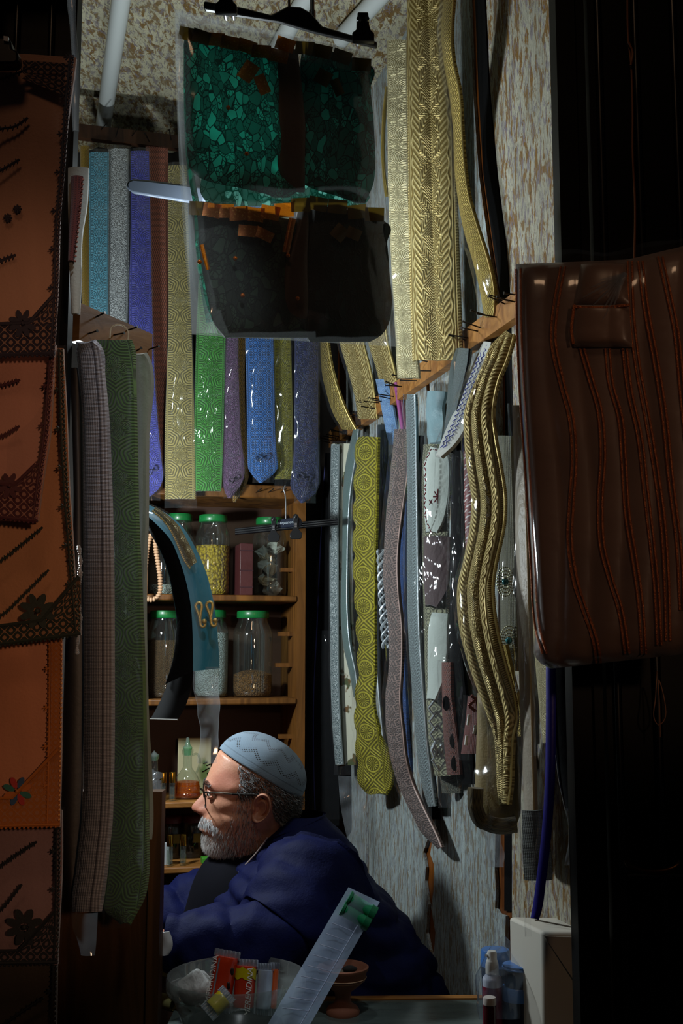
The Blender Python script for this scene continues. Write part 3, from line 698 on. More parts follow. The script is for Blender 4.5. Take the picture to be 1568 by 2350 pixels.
obj('cream_patch', ribbon([(1408, 992, 1028), (1440, 984, 1026), (1500, 982, 1024), (1560, 984, 1016), (1606, 990, 998)], flat(2.15, -.07), nv=24, thick=.004, bulge=.012), M_wf, o)
m = MB(); th = plain('red_thread', (140, 34, 50), .7)
for cx, cy, s in ((1005, 1140, 11), (989, 1152, 5), (1027, 1128, 6)):
    for k in range(8 if s > 8 else 4):
        a = k * PI / 4 if s > 8 else k * PI / 2 + .7
        m.tube([at(cx, cy, 2.128), at(cx + s * math.cos(a), cy + 1.6 * s * math.sin(a), 2.128)], .0012, 5)
pts = [(990 + 0, 1030), (976, 1060), (977, 1110), (975, 1150), (978, 1195), (990, 1222), (1005, 1216), (1016, 1190), (1026, 1150), (1029, 1110), (1028, 1060), (1018, 1036)]
for i in range(len(pts)):
    a, b = pts[i], pts[(i + 1) % len(pts)]
    for k in range(4):
        t0, t1 = k / 4, (k + .7) / 4; j = 1.5 * (-1) ** k
        m.tube([at(a[0] + (b[0] - a[0]) * t0 + j, a[1] + (b[1] - a[1]) * t0, 2.13), at(a[0] + (b[0] - a[0]) * t1 - j, a[1] + (b[1] - a[1]) * t1, 2.13)], .0011, 5)
obj('red_stitching', m, th, o)
m = MB()                                                          # braided ornament under the cream patch
for k in range(5):
    cy = 1625 + k * 30; cx = 1000 + k * 2
    m.tube([at(cx, cy - 22, 2.14), at(cx + 16, cy, 2.14), at(cx, cy + 22, 2.14), at(cx - 16, cy, 2.14), at(cx, cy - 22, 2.14)], .0026, 6)
for cx in (997, 1014):
    m.tube([at(cx, 1708, 2.135), at(cx + 6, 1722, 2.135), at(cx, 1740, 2.135), at(cx - 6, 1722, 2.135), at(cx, 1708, 2.135)], .003, 6)
obj('silver_braid', m, M_silverpipe, o)
obj('plastic_sleeve', ribbon([(1000, 966, 1044), (1100, 962, 1046), (1200, 963, 1042), (1300, 964, 1038), (1450, 966, 1040), (1600, 970, 1036), (1760, 986, 1044), (1850, 1008, 1060)], flat(2.12, -.07), nu=12, nv=80, thick=0, bulge=.006, amp=.006, freq=30, seed=21), M_pk, o)
belt('silver beaded lattice belt with fringed end below the rust strip', [(1690, 998, 1030), (1740, 1003, 1040), (1780, 1008, 1052), (1820, 1015, 1057)], flat(2.20, -.04), brocade('bead_lattice', (150, 152, 128), (60, 60, 44), 'diamond', 2.2, metal=.3, bstr=1.), (3, 0, 34), GR)
M_wst = clothmat('white_band', (206, 208, 200), .6, foldscale=12., dark=.85)
o = belt('white band with blue zigzag stitching slanting down from the nail', [(785, 1108, 1127), (830, 1088, 1120), (880, 1066, 1104), (930, 1048, 1086), (980, 1026, 1068), (1020, 1010, 1042), (1048, 1000, 1012)], flat(2.00, -.07), M_wst, (3, 2, 0), GR)
m = MB(); P_ = flat(1.985, -.07)
for sx in (.25, .5):
    pts = []
    rowsx = [(790, 1109, 1127), (830, 1088, 1120), (880, 1066, 1104), (930, 1048, 1086), (980, 1026, 1068), (1030, 1006, 1030)]
    f1 = pchip([r[0] for r in rowsx], [r[1] for r in rowsx]); f2 = pchip([r[0] for r in rowsx], [r[2] for r in rowsx])
    for i in range(40):
        y = 792 + 235 * i / 39; u = sx + .08 * (-1) ** i; pts.append(P_(f1(y) + (f2(y) - f1(y)) * u, y, u, 0))
    m.tube(pts, .0011, 5)
obj('blue_stitching', m, plain('blue_thread', (50, 56, 150), .7), o)
belt('black belt hanging straight behind the white band', [(900, 1040, 1062), (1100, 1036, 1066), (1300, 1034, 1064), (1450, 1032, 1058), (1600, 1034, 1070), (1700, 1040, 1082), (1800, 1060, 1088)], flat(2.08, -.04), M_black, (2, 0, 20), GR, fm=M_film_fine)
N = NT('red_print'); U, V = N.uv(); q = N.m('SINE', N.m('MULTIPLY', V, 5.5)); q2 = N.m('SINE', N.m('ADD', N.m('MULTIPLY', V, 11.), N.m('MULTIPLY', U, 9.)))
N.pbr(N.mixc(N.sstep(N.m('MULTIPLY', q, q2), .35, .5), lin((120, 44, 42)), lin((210, 206, 204))), .5); M_redp = N.mat
belt('narrow red strip with white pattern beside the big gold belt', [(1035, 1064, 1084), (1140, 1066, 1088), (1240, 1068, 1084), (1320, 1070, 1082)], flat(2.0, -.02), M_redp, (1, 0, 6), GR)
o = belt('rust orange carved strip with oval cutouts', [(1520, 1014, 1034), (1600, 1014, 1036), (1700, 1019, 1050), (1778, 1026, 1056)], flat(2.10, -.04), bm_('rust_leather', (136, 54, 22), 'wave', rough=.5), (2, 6, 0), GR)
m = MB()
for cx, cy, s in ((1024, 1614, 5), (1040, 1700, 8), (1043, 1752, 9)): m.sphere(at(cx, cy, 2.088), .0085, 12, 8, (.75, .25, 1.6))
obj('oval_cutout', m, M_black, o)
o = belt('small red woven pouch holding silver rods and a curb chain', [(1598, 1074, 1092), (1660, 1068, 1096), (1730, 1058, 1094)], flat(1.99, -.03), bm_('red_weave', (134, 44, 24), 'mesh', rough=.6), (3, 3, 14), name='rod_pouch', cat='pouch')
for (x0, y0, x1, y1) in ((1077, 1640, 1074, 1664), (1092, 1664, 1088, 1684), (1072, 1688, 1069, 1710)):
    mm = MB(); mm.tube([at(x0, y0, 1.976), at(x1, y1, 1.976)], .0028, 8); obj('silver_rod', mm, plain('rod_white', (216, 212, 206), .35, .3), o)
m = MB()
for k in range(9):
    a = k * .9; m.sphere(at(1084 + 6 * math.sin(a), 1598 + k * 4, 1.974), .0032, 8, 6)
obj('curb_chain', m, plain('chain_red', (120, 70, 66), .3, .6), o)
# beaded belt with stones
o = belt('pale olive beaded belt with round stone ornaments', [(1000, 1140, 1172), (1200, 1146, 1178), (1350, 1148, 1184), (1540, 1150, 1188)], flat(1.90, -.04), brocade('bead_belt', (132, 130, 98), None, 'mesh', metal=.1), (3, 0, 30), GR)
for cx, cy in ((1148, 1335), (1156, 1470)):
    m = MB(); c = at(cx + 12, cy, 1.885)
    for k in range(4):
        for j in range(10 + 6 * k):
            a = 2 * PI * j / (10 + 6 * k); q = at(cx + 12 + (9 + 6 * k) * math.cos(a) * .7, cy + (9 + 8 * k) * math.sin(a), 1.885); m.sphere(q, .0016, 6, 4)
    med = obj('bead_medallion', m, plain('olive_bead', (170, 168, 130), .35, .4), o)
    m = MB(); m.sphere(c + cdir(c) * .003, .006, 10, 7); obj('stone', m, plain('opal_stone', (60, 130, 140), .1, .3, coat=1.), med)
# the big S shaped gold belt
gold_rows = [(768, 1168, 1180), (800, 1130, 1172), (840, 1112, 1158), (867, 1100, 1146), (947, 1068, 1131), (1000, 1067, 1136), (1067, 1072, 1148), (1136, 1082, 1158), (1205, 1080, 1156), (1291, 1064, 1138), (1343, 1051, 1131), (1400, 1050, 1134), (1456, 1057, 1143), (1530, 1078, 1161), (1600, 1104, 1180), (1650, 1124, 1186), (1690, 1140, 1178), (1750, 1147, 1174), (1800, 1150, 1172), (1846, 1158, 1166)]
belt('large gold belt in an S curve with deep ribs, first on the rail', gold_rows, flat(1.845, -.06, lambda v: -.02 * math.sin(v * 11)), M_gold, (3, 0, 0), GR, ridges=3, nu=24, bulge=.012, nv=110, edge=(M_goldpipe, .002, 'r'))
belt('gold belt end spreading out behind the S shaped belt', [(1480, 1130, 1160), (1560, 1150, 1178), (1630, 1168, 1194), (1690, 1178, 1197)], flat(1.88, -.04), M_gold_wave, None, GR)
# curled gold packet at the bottom
o = belt('gold brocade pouch folded in a clear zip bag with rolled bottom', [(1590, 1096, 1140), (1660, 1095, 1190), (1760, 1092, 1196), (1830, 1090, 1194), (1870, 1094, 1192), (1896, 1120, 1180)], flat(1.90, -.04), clothmat('dull_gold', (150, 128, 70), .5, foldscale=12.), None, name='zip_pouch', cat='pouch', pillow=True, bulge=.016, thick=.004)
m = MB(); pts = [at(x, y, 1.872) for x, y in ((1092, 1808), (1090, 1840), (1096, 1868), (1118, 1888), (1150, 1896), (1185, 1892))]
pts = [Vector(p) for p in curve2([tuple(p) for p in pts], 24)]
m.tube(pts, [.013] * 25, 10); obj('rolled_edge', m, brocade('roll_gold', (120, 104, 62), None, 'diamond', 6., metal=.3), o)
obj('plastic_bag', ribbon([(1575, 1098, 1196), (1680, 1094, 1204), (1800, 1086, 1204), (1880, 1084, 1202), (1918, 1110, 1190)], flat(1.858, -.05), nu=12, nv=30, thick=0, bulge=.012, amp=.012, freq=26, seed=31), M_film_soft, o)
belt('long straight tan belt with beaded edge and pointed tip', [(930, 1176, 1204), (1100, 1181, 1206), (1300, 1184, 1212), (1500, 1190, 1217), (1700, 1196, 1222), (1850, 1204, 1226), (1940, 1208, 1228), (1976, 1218, 1222)], flat(1.80, -.04), clothmat('tan_satin', (186, 172, 150), .45, foldscale=18.), (2, 3, 0), GR, edge=(plain('tan_beads', (196, 168, 120), .4, .2, bump=.5, bscale=500), .0016, 'r'))
belt('gold brocade belt under the corner of the brown garment', [(1400, 1222, 1250), (1500, 1227, 1256), (1580, 1234, 1256), (1640, 1240, 1255), (1705, 1250, 1255)], flat(1.73, -.03), M_gold_pale, (2, 0, 30), GR)
belt('vivid blue strap curving down to the paper parcel', [(1400, 1255, 1268), (1540, 1254, 1267), (1620, 1254, 1268), (1700, 1253, 1268), (1780, 1252, 1266), (1860, 1248, 1262), (1940, 1241, 1255), (2020, 1232, 1245), (2080, 1224, 1237), (2108, 1221, 1228)], flat(1.665, -.015), plain('vivid_blue', (36, 30, 160), .4, bump=.2), (3, 0, 40), GR, name='strap')
belt('black belt with white stitched edge beside the vivid blue strap', [(1500, 1266, 1320), (1600, 1267, 1324), (1700, 1274, 1326), (1780, 1282, 1328), (1860, 1298, 1328)], flat(1.70, -.02), M_black, None, GR, edge=(plain('white_stitch', (190, 186, 176), .5, bump=1., bscale=700), .0009, 'l'), thick=.01)
belt('crumpled clear plastic tail hanging at the end of the black belt', [(1855, 1296, 1322), (1900, 1306, 1324), (1940, 1304, 1324), (1985, 1296, 1324)], flat(1.69), M_film_hazy, None, name='plastic_tail', cat='plastic', thick=.002, amp=.006, freq=50)
belt('grey knitted piece folded in a clear bag below the tan belt', [(1860, 1198, 1240), (1950, 1200, 1262), (2000, 1202, 1266), (2020, 1204, 1266)], flat(1.77, -.02), brocade('grey_knit', (104, 108, 100), None, 'mesh', rough=.8), (4, 0, 46), name='knit_piece', cat='packet', fm=M_film_soft)
belt('scrap of clear film hanging on the papered wall', [(1890, 1110, 1150), (1940, 1114, 1152), (1990, 1122, 1156)], wallr(.02), M_film_hazy, None, name='film_scrap', cat='plastic', thick=.001, amp=.006, freq=40)
belt('crumpled empty clear sleeve hanging behind the person', [(1780, 776, 835), (1850, 782, 838), (1920, 796, 840), (1965, 808, 838)], flat(2.72), M_film_hazy, None, name='empty_sleeve', cat='plastic', thick=.001, amp=.012, freq=30)
# ------------------------------------------------------------------ the big lace bag
def bagY(px, py): return 1.66 + .15 * (px - 420) / 470
def bagp(off=0.):
    def f(px, py, u, v):
        p = at(px, py, bagY(px, py)); return p + cdir(p) * off
    return f
bag = thing('garment_bag', 'big clear bag of folded green lace garments with orange ribbon trims', 'garment bag', at(655, 780, 1.74))
M_lace = lace('teal_lace', (92, 226, 204), (14, 60, 58), .55, 88.)  # lace tones hold the backlight, palest in the single layer, darkest where layers stack
M_lace2 = lace('deep_teal_lace', (50, 156, 142), (8, 44, 44), .45, 88.)
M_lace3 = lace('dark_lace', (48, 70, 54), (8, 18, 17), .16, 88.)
M_lace_b = lace('backlit_lace', (176, 226, 216), (20, 110, 94), .6, 80.)
M_satin = clothmat('brown_satin', (84, 56, 38), .5, .2, 9.)
pads = [
 ('lace_panel', M_lace, [(84, 424, 480), (110, 424, 620), (160, 426, 648), (260, 428, 652), (340, 430, 652), (395, 446, 642), (415, 480, 662), (440, 600, 680), (452, 632, 664)], .012),
 ('lace_panel', M_lace2, [(118, 694, 760), (150, 690, 850), (200, 692, 852), (300, 698, 858), (400, 700, 860), (425, 704, 856), (450, 780, 846), (466, 822, 838)], .010),
 ('lace_panel', M_lace3, [(482, 452, 560), (510, 456, 690), (560, 458, 704), (640, 470, 706), (700, 482, 708), (745, 494, 712), (774, 516, 716)], .016),
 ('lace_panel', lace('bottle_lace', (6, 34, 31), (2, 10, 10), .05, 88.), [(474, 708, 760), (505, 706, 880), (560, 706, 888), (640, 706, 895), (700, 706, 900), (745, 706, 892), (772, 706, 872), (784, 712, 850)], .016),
 ('satin_strip', M_satin, [(112, 632, 684), (200, 632, 694), (300, 636, 702), (390, 640, 702), (440, 668, 700)], .010),
 ('satin_strip', M_satin, [(455, 690, 700), (520, 676, 706), (600, 650, 706), (700, 640, 708), (745, 650, 704)], .022),
]
for nm, mt, rows, bl in pads:
    obj(nm, ribbon(rows, bagp(.004), nu=20, nv=40, thick=.003, bulge=bl * .6, pillow=True, amp=.004, freq=16, seed=len(rows)), mt, bag)
obj('lace_lining', ribbon([(404, 464, 640), (440, 460, 836), (474, 482, 836)], bagp(-.006), nv=10, nu=16, thick=.001, bulge=.002), M_lace_b, bag)
obj('lace_lining', ribbon([(100, 422, 434), (300, 424, 438), (400, 432, 446), (470, 444, 458), (600, 452, 470), (740, 474, 506)], bagp(-.004), nv=30, nu=4, thick=.001), lace('edge_lace', (96, 214, 190), (20, 110, 94), .6, 80.), bag)
N = NT('organza'); co = N.co(); n = N.noise(co, 18., 3, .5); f = N.noise(co, 320., 2)
col = N.mixc(n, lin((150, 74, 8)), lin((214, 124, 20))); b = N.pbr(N.mixc(N.sstep(f, .55, .7), col, lin((250, 190, 90))), .4, .3, None, .5)
tl = N.n('ShaderNodeBsdfTranslucent'); N.l(col, tl.inputs[0]); mx = N.n('ShaderNodeMixShader'); mx.inputs[0].default_value = .5; N.l(b.outputs[0], mx.inputs[1]); N.l(tl.outputs[0], mx.inputs[2]); N.l(mx.outputs[0], N.out.inputs[0]); M_org = N.mat
N = NT('dull_organza'); co = N.co(); n = N.noise(co, 18., 3, .5); col = N.mixc(n, lin((70, 54, 10)), lin((112, 88, 28))); b = N.pbr(col, .5)
tl = N.n('ShaderNodeBsdfTranslucent'); N.l(col, tl.inputs[0]); mx = N.n('ShaderNodeMixShader'); mx.inputs[0].default_value = .45; N.l(b.outputs[0], mx.inputs[1]); N.l(tl.outputs[0], mx.inputs[2]); N.l(mx.outputs[0], N.out.inputs[0]); M_orgd = N.mat
def quad(cx, cy, w, h, ang, off, mat, nm='ribbon_trim'):
    ca, sa = math.cos(ang), math.sin(ang); P_ = bagp(off)
    def f(u, v):
        x, y = (u - .5) * w, (v - .5) * h
        q = P_(cx + x * ca - y * sa, cy + x * sa + y * ca, 0, 0); return q + cdir(q) * (.004 * math.sin(u * PI) + .002 * noise.noise(q * 40))
    m = MB(); m.grid(f, 6, 4); o = obj(nm, m, mat, bag)
    return o
tl_ = [(432, 78, M_orgd), (462, 84, M_orgd), (494, 90, M_org), (528, 98, M_org), (566, 106, M_org), (600, 118, M_org), (640, 128, M_org), (655, 102, M_org), (700, 110, M_orgd), (740, 118, M_orgd), (785, 130, M_orgd), (830, 148, M_orgd)]
for i, (x, y, mt) in enumerate(tl_): quad(x, y, 44, 30, .2 + .15 * math.sin(i * 2.1), .018 + .002 * (i % 2), mt)
for i, (x, y, mt) in enumerate([(456, 478, M_orgd), (485, 482, M_org), (515, 484, M_org), (548, 490, M_org), (584, 492, M_org), (620, 488, M_org), (652, 482, M_org), (690, 470, M_orgd), (730, 468, M_orgd), (775, 474, M_orgd), (820, 486, M_orgd), (860, 492, M_orgd)]): quad(x, y, 44, 32, .05 + .15 * math.sin(i * 1.7), .022 + .002 * (i % 2), mt)
for (x, y, w, h, a, mt) in ((570, 164, 36, 44, .6, M_org), (602, 194, 26, 46, -.4, M_org), (742, 178, 36, 34, .5, M_orgd), (774, 200, 22, 40, -.4, M_orgd), (570, 530, 46, 26, .1, M_org), (606, 538, 44, 24, .45, M_org), (780, 534, 34, 34, .7, M_orgd), (812, 536, 34, 26, .4, M_orgd), (470, 590, 10, 60, -.25, M_org), (664, 540, 16, 80, .2, M_org)): quad(x, y, w, h, a, .024, mt, 'ribbon_bow')
M_bead = plain('amber_bead', (200, 104, 20), .18, .4)
for (x, y) in ((524, 247), (566, 353), (540, 593), (661, 586), (557, 678), (683, 685), (458, 601)):
    m = MB(); q = bagp(.028)(x, y, 0, 0); m.sphere(q, .0036, 10, 7); obj('bead', m, M_bead, bag)
M_bagfilm = film('bag_film', haze=.16, rough=.10, scale=5., fbase=.012, hazecol=(.78, .82, .8))
frows = [(28, 402, 500), (60, 402, 660), (120, 404, 852), (250, 410, 862), (400, 422, 872), (550, 432, 892), (700, 440, 906), (768, 442, 914), (795, 640, 918)]
def skew(px, py, u, v): return bagp(.034)(px, py, u, v)
q00, q10, q01, q11 = (400, 22), (852, 118), (441, 768), (916, 796)
def bil(u, v): return (q00[0] * (1 - u) * (1 - v) + q10[0] * u * (1 - v) + q01[0] * (1 - u) * v + q11[0] * u * v - 8 * math.sin(v * PI) * (1 - u), q00[1] * (1 - u) * (1 - v) + q10[1] * u * (1 - v) + q01[1] * (1 - u) * v + q11[1] * u * v)
def fb(sg):
    def f(u, v):
        x, y = bil(u, v); e = min(1, 8 * min(u, 1 - u, v + .02, 1.02 - v)) ** .5
        p = at(x, y, bagY(x, y)); return p + cdir(p) * (sg * (.032 if sg > 0 else .016) * e + .006 * noise.noise(p * 18 + Vector((sg, 0, 0))) * e)
    return f
m = MB(); m.grid(fb(1), 26, 36); m.grid(fb(-1), 26, 36); obj('plastic_film', m, M_bagfilm, bag)
M_film_edge = film('film_edge', haze=.42, rough=.14, scale=9., fbase=.02, hazecol=(.75, .82, .84))
obj('film_edge', ribbon([(26, 401, 424), (200, 407, 422), (400, 418, 434), (550, 428, 448), (700, 438, 474), (766, 441, 500)], bagp(.020), nu=6, nv=60, thick=0, amp=.005, freq=24, seed=5), M_film_edge, bag)
def tband(u, v):
    x, y = bil(.02 + .97 * u, .005 + .075 * v); p = at(x, y, bagY(x, y)); return p + cdir(p) * (.022 + .005 * noise.noise(p * 22))
m = MB(); m.grid(tband, 40, 4); obj('film_edge', m, M_film_edge, bag)
# hanger of the lace bag
hg = thing('clip_hanger', 'black clip hanger holding the big lace bag by its top edge', 'hanger', at(655, 60, 1.73))
hp = lambda x, y, o=0.: at(x, y, bagY(x, y)) + Vector((0, o, 0))
m = MB(); prof = [(468, 2), (468, 20), (560, 36), (640, 48), (720, 72), (790, 88), (866, 108), (866, 96), (800, 78), (740, 60), (715, 30), (690, 16), (660, 14), (638, 26), (622, 34), (560, 18)]
m.prism([hp(x, y, -.002) for x, y in prof], Vector((0, .012, 0))); obj('hanger_bar', m, M_blackp, hg, bevel=.003, smooth=True)
for (cx, cy) in ((524, 38), (832, 100)):
    m = MB(); sh = [(cx - 12, cy - 38), (cx + 12, cy - 38), (cx + 14, cy - 10), (cx + 18, cy + 2), (cx + 26, cy + 10), (cx + 26, cy + 28), (cx - 24, cy + 26), (cx - 24, cy + 8), (cx - 14, cy)]
    m.prism([hp(x, y, -.046) for x, y in sh], Vector((0, .012, 0)))
    c = obj('clip', m, M_blackp, hg, bevel=.002)
    m = MB(); m.tube([hp(cx - 9, cy - 20, -.05), hp(cx - 9, cy - 20, .03)], .004, 8); m.tube([hp(cx + 9, cy - 20, -.05), hp(cx + 9, cy - 20, .03)], .004, 8); obj('clip_spring', m, M_steel, c)
m = MB(); hk = [(664, 14, 0), (664, -10, 0), (672, -40, 0), (690, -52, 0), (706, -40, 0)]
m.tube([hp(x, y) for x, y, _ in curve2(hk, 14)], .0022, 8); obj('hook', m, M_steel, hg)
ch = thing('hanging_chain', 'thin metal rod hanging from the ceiling behind the black clip hanger', 'rod', at(720, -20, 1.80))
m = MB(); m.tube([at(718, -120, 1.80), at(718, 40, 1.80)], .003, 8); m.tube([at(713, -120, 1.80), at(714, 30, 1.80)], .0016, 6); obj('metal_rod', m, M_steel, ch)
m = MB(); m.tube([at(717, 26, 1.80), at(717, 44, 1.80)], .006, 10); obj('collar', m, M_steel, ch)
# ------------------------------------------------------------------ brown quilted garment
gs = thing('satin_garment', 'brown satin garment with wavy copper piping folded in a clear bag', 'garment', at(1390, 1530, 1.45))
def garp(off):
    def f(px, py, u, v):
        Y = 1.47 - .10 * (px - 1180) / 400
        p = at(px, py, Y); return p + cdir(p) * off
    return f
gl = pchip([600, 700, 900, 1100, 1300, 1450, 1520, 1536], [1184, 1184, 1192, 1203, 1216, 1228, 1236, 1262])
gb = lambda x: 1538 - .19 * (x - 1250) * .25 - (30 if x > 1560 else 0) * 0
def gedge(v): return 600 + v * 936
N = NT('brown_satin_quilt'); co = N.co('Object', (1, 1, 2.2)); n = N.noise(co, 5., 3, .5, .6); n2 = N.noise(co, 14., 2, .5, .5)
N.pbr(N.mixc(n, lin((82, 62, 54)), lin((124, 98, 86))), .36, 0, N.bump(N.m('ADD', n, N.m('MULTIPLY', n2, .25)), .35, .010), .45, .3); M_gar = N.mat
def gtop(x): return 606 - (x - 1184) * .04 - max(0, x - 1440) * .2
def gsurf(bl, off=0., back_=False):
    def f(u, v):
        xl = gl(600 + 936 * v); x = xl + (1640 - xl) * u
        yt = gtop(x); ybot = 1534 - .11 * max(0, x - 1270)
        y = yt + (ybot - yt) * v
        e = (1 - abs(2 * v - 1) ** 14) * (1 - max(0, 1 - u * 14) ** 2)
        rib = .004 * abs(math.sin((u * 6 + .15 * math.sin(v * 8)) * PI))
        p = garp(0)(x, y, u, v); d = bl * max(0, e) ** .5 + (0 if back_ else rib)
        return p + cdir(p) * ((-1 if back_ else 1) * d + off)
    return f
m = MB(); m.grid(gsurf(.032), 60, 80); m.grid(gsurf(.012, 0, True), 30, 40); obj('quilted_body', m, M_gar, gs)
gs_front = gsurf(.032)
def gpx(x, y, off):
    # nearest point on the front surface
    v = .5
    for _ in range(6):
        xl = gl(600 + 936 * v); u = (x - xl) / (1640 - xl); yt = gtop(x); v = min(1, max(0, (y - yt) / (1534 - .11 * max(0, x - 1270) - yt)))
    p = gs_front(min(1, max(0, u)), v); return p + cdir(p) * off
M_pip = plain('copper_piping', (176, 100, 56), .3, .6, bump=1.2, bscale=420)
pipes = [
 [(1190, 618), (1192, 760), (1198, 900), (1212, 1100), (1224, 1300), (1234, 1440), (1250, 1500)],
 [(1292, 612), (1276, 700), (1270, 780), (1290, 880), (1311, 960), (1318, 1050), (1312, 1150), (1308, 1240), (1320, 1330), (1342, 1400), (1366, 1470), (1374, 1520)],
 [(1336, 800), (1356, 870), (1376, 940), (1384, 1040), (1378, 1150), (1382, 1250), (1402, 1330), (1424, 1400), (1440, 1500)],
 [(1394, 800), (1402, 880), (1424, 960), (1432, 1060), (1440, 1180), (1456, 1280), (1470, 1380), (1478, 1500)],
 [(1434, 800), (1446, 900), (1468, 1000), (1482, 1120), (1496, 1240), (1508, 1360), (1514, 1480)],
 [(1446, 600), (1450, 720), (1464, 840), (1486, 960), (1506, 1080), (1522, 1200), (1530, 1320), (1534, 1470)],
 [(1470, 600), (1482, 700), (1504, 820), (1526, 960), (1540, 1100), (1558, 1250), (1566, 1400)],
 [(1516, 590), (1536, 680), (1552, 760), (1566, 900), (1584, 1100), (1590, 1300)],
]
for pl in pipes:
    cpl = curve2(pl, 60)
    for dx in (-5, 5):
        m = MB(); m.tube([gpx(x + dx, y, .0015) for x, y in cpl], .0016, 6); obj('piping', m, M_pip, gs)
m = MB(); pkt = ribbon([(700, 1316, 1444), (740, 1312, 1446), (780, 1312, 1450), (796, 1318, 1450)], lambda x, y, u, v: gpx(x, y, .006), nu=16, nv=16, thick=.006, bulge=.010, pillow=True)
obj('pocket_flap', pkt, M_gar, gs)
obj('folded_collar', ribbon([(606, 1334, 1436), (650, 1326, 1440), (700, 1318, 1444)], lambda x, y, u, v: gpx(x, y, .003), nu=16, nv=12, thick=.004, bulge=.008, pillow=True), M_gar, gs)
m = MB(); m.tube([gpx(x, y, .014) for x, y in curve2([(1316, 704), (1380, 706), (1444, 700)], 12)], .002, 6); m.tube([gpx(x, y, .014) for x, y in curve2([(1318, 700), (1312, 760), (1316, 790)], 12)], .002, 6); obj('piping', m, M_pip, gs)
ff = gsurf(.040, .004)
def ffilm(u, v):
    p = ff(u, v); return p + cdir(p) * .006 * noise.noise(p * 12)
m = MB(); m.grid(ffilm, 50, 60)
def topf(u, v):
    xl = 1178; x = xl + (1640 - xl) * u; yt = gtop(x); y = yt - 24 + 28 * v + 6 * math.sin(u * 17)
    p = garp(0)(x, y, u, v); return p + cdir(p) * (.02 * v + .006 * noise.noise(p * 20))
m.grid(topf, 40, 5); obj('plastic_bag', m, film('garment_film', haze=.035, rough=.1, scale=4., fbase=.012, hazecol=(.6, .55, .5)), gs)
def knotf(k):
    a = -2.6 + k * .16; L = 60 + 60 * ((k * 37) % 5) / 5
    return [gpx(1436, 628, .016)] + [gpx(1436 + math.cos(PI - .2 - k * .12) * L * t, 628 + math.sin(.2 + k * .12) * L * 1.2 * t, .016) for t in (.4, .75, 1)]
m = MB()
for k in range(9): m.tube(knotf(k), [.003, .002, .0014, .0006], 5)
obj('bag_pleats', m, film('pleat_film', haze=.2, rough=.1, fbase=.12), gs)
# string by the dark door
st = thing('hanging_string', 'frayed string hanging down the dark door above the brown garment', 'string', at(1448, 590, 1.5))
m = MB(); m.tube([at(x, y, 1.53) for x, y in curve2([(1438, -158), (1440, -40), (1442, 88), (1448, 140), (1452, 250), (1452, 350), (1458, 470), (1456, 600)], 30)], .0014, 6); m.tube([at(x, y, 1.525) for x, y in curve2([(1442, 95), (1452, 120), (1448, 150)], 10)], .0016, 6); obj('twine', m, plain('twine', (130, 76, 36), .5), st)
s2 = thing('string_loop', 'thin loop of string hanging below the brown garment', 'string', at(1512, 1690, 1.5))
m = MB(); m.tube([at(x, y, 1.53) for x, y in curve2([(1508, 1540), (1505, 1600), (1502, 1650), (1512, 1664), (1526, 1650), (1524, 1600), (1512, 1560), (1514, 1620), (1516, 1692)], 50)], .0009, 5); obj('twine', m, bpy.data.materials['twine'], s2)
# ------------------------------------------------------------------ black clip hanger before the shelves
h2 = thing('clip_hanger', 'slim black clip hanger with a lettered centre plate hanging before the shelves', 'hanger', at(655, 1240, 2.72))
Yh = 2.72
def hb(x): return 1221 - (x - 540) * .098 + 0
m = MB(); a, b = at(540, hb(540), Yh), at(776, hb(776), Yh)
m.tube([a + Vector((0, 0, .006)), b + Vector((0, 0, .006))], .0035, 8); m.tube([a - Vector((0, 0, .004)), b - Vector((0, 0, .004))], .0035, 8); m.tube([a + Vector((0, .002, .001)), b + Vector((0, .002, .001))], .005, 8); obj('hanger_bar', m, M_blackp, h2)
m = MB(); m.prism([at(x, y, Yh - .004) for x, y in ((638, 1192), (672, 1188), (690, 1188), (694, 1200), (692, 1208), (640, 1212), (636, 1204))], Vector((0, .012, 0))); plate = obj('plate', m, plain('plate_plastic', (30, 36, 50), .3), h2, bevel=.002)
xd = (at(672, 1198, Yh) - at(638, 1201.5, Yh))
text('lettering', 'Sinéquanone', .0095, at(655, 1199.5, Yh - .0052), xd, (0, 0, 1), plain('letter_grey', (170, 180, 190), .5), plate)
for cx, cy in ((628, 1212), (679, 1206)):
    c = thing_part = MB()
    out = [(cx - 5, cy - 14), (cx - 7, cy - 20), (cx - 4, cy - 26), (cx, cy - 27), (cx + 5, cy - 25), (cx + 7, cy - 20), (cx + 5, cy - 12), (cx + 5, cy + 2), (cx + 8, cy + 10), (cx + 15, cy + 18), (cx + 13, cy + 28), (cx + 8, cy + 31), (cx - 8, cy + 31), (cx - 13, cy + 28), (cx - 14, cy + 19), (cx - 8, cy + 11), (cx - 5, cy + 2)]
    c.prism([at(x, y, Yh - .016) for x, y in out], Vector((0, .01, 0))); c.sphere(at(cx, cy - 20, Yh - .014), .0062, 12, 8, (1, .5, 1)); cl = obj('clip', c, M_blackp, h2, bevel=.002)
    m = MB(); m.prism([at(x, y, Yh - .0185) for x, y in ((cx - 2.5, cy - 6), (cx + 2.5, cy - 6), (cx + 2.5, cy), (cx - 2.5, cy))], Vector((0, .003, 0))); m.prism([at(x, y, Yh - .0185) for x, y in ((cx - 2.5, cy + 1.5), (cx + 2.5, cy + 1.5), (cx + 2.5, cy + 4), (cx - 2.5, cy + 4))], Vector((0, .003, 0))); obj('clip_spring', m, M_steel, cl)
m = MB(); m.tube([at(x, y, Yh) for x, y in curve2([(656, 1192), (656, 1160), (654, 1132), (651, 1122), (655, 1114)], 16)], .0016, 8); obj('hook', m, M_steel, h2)
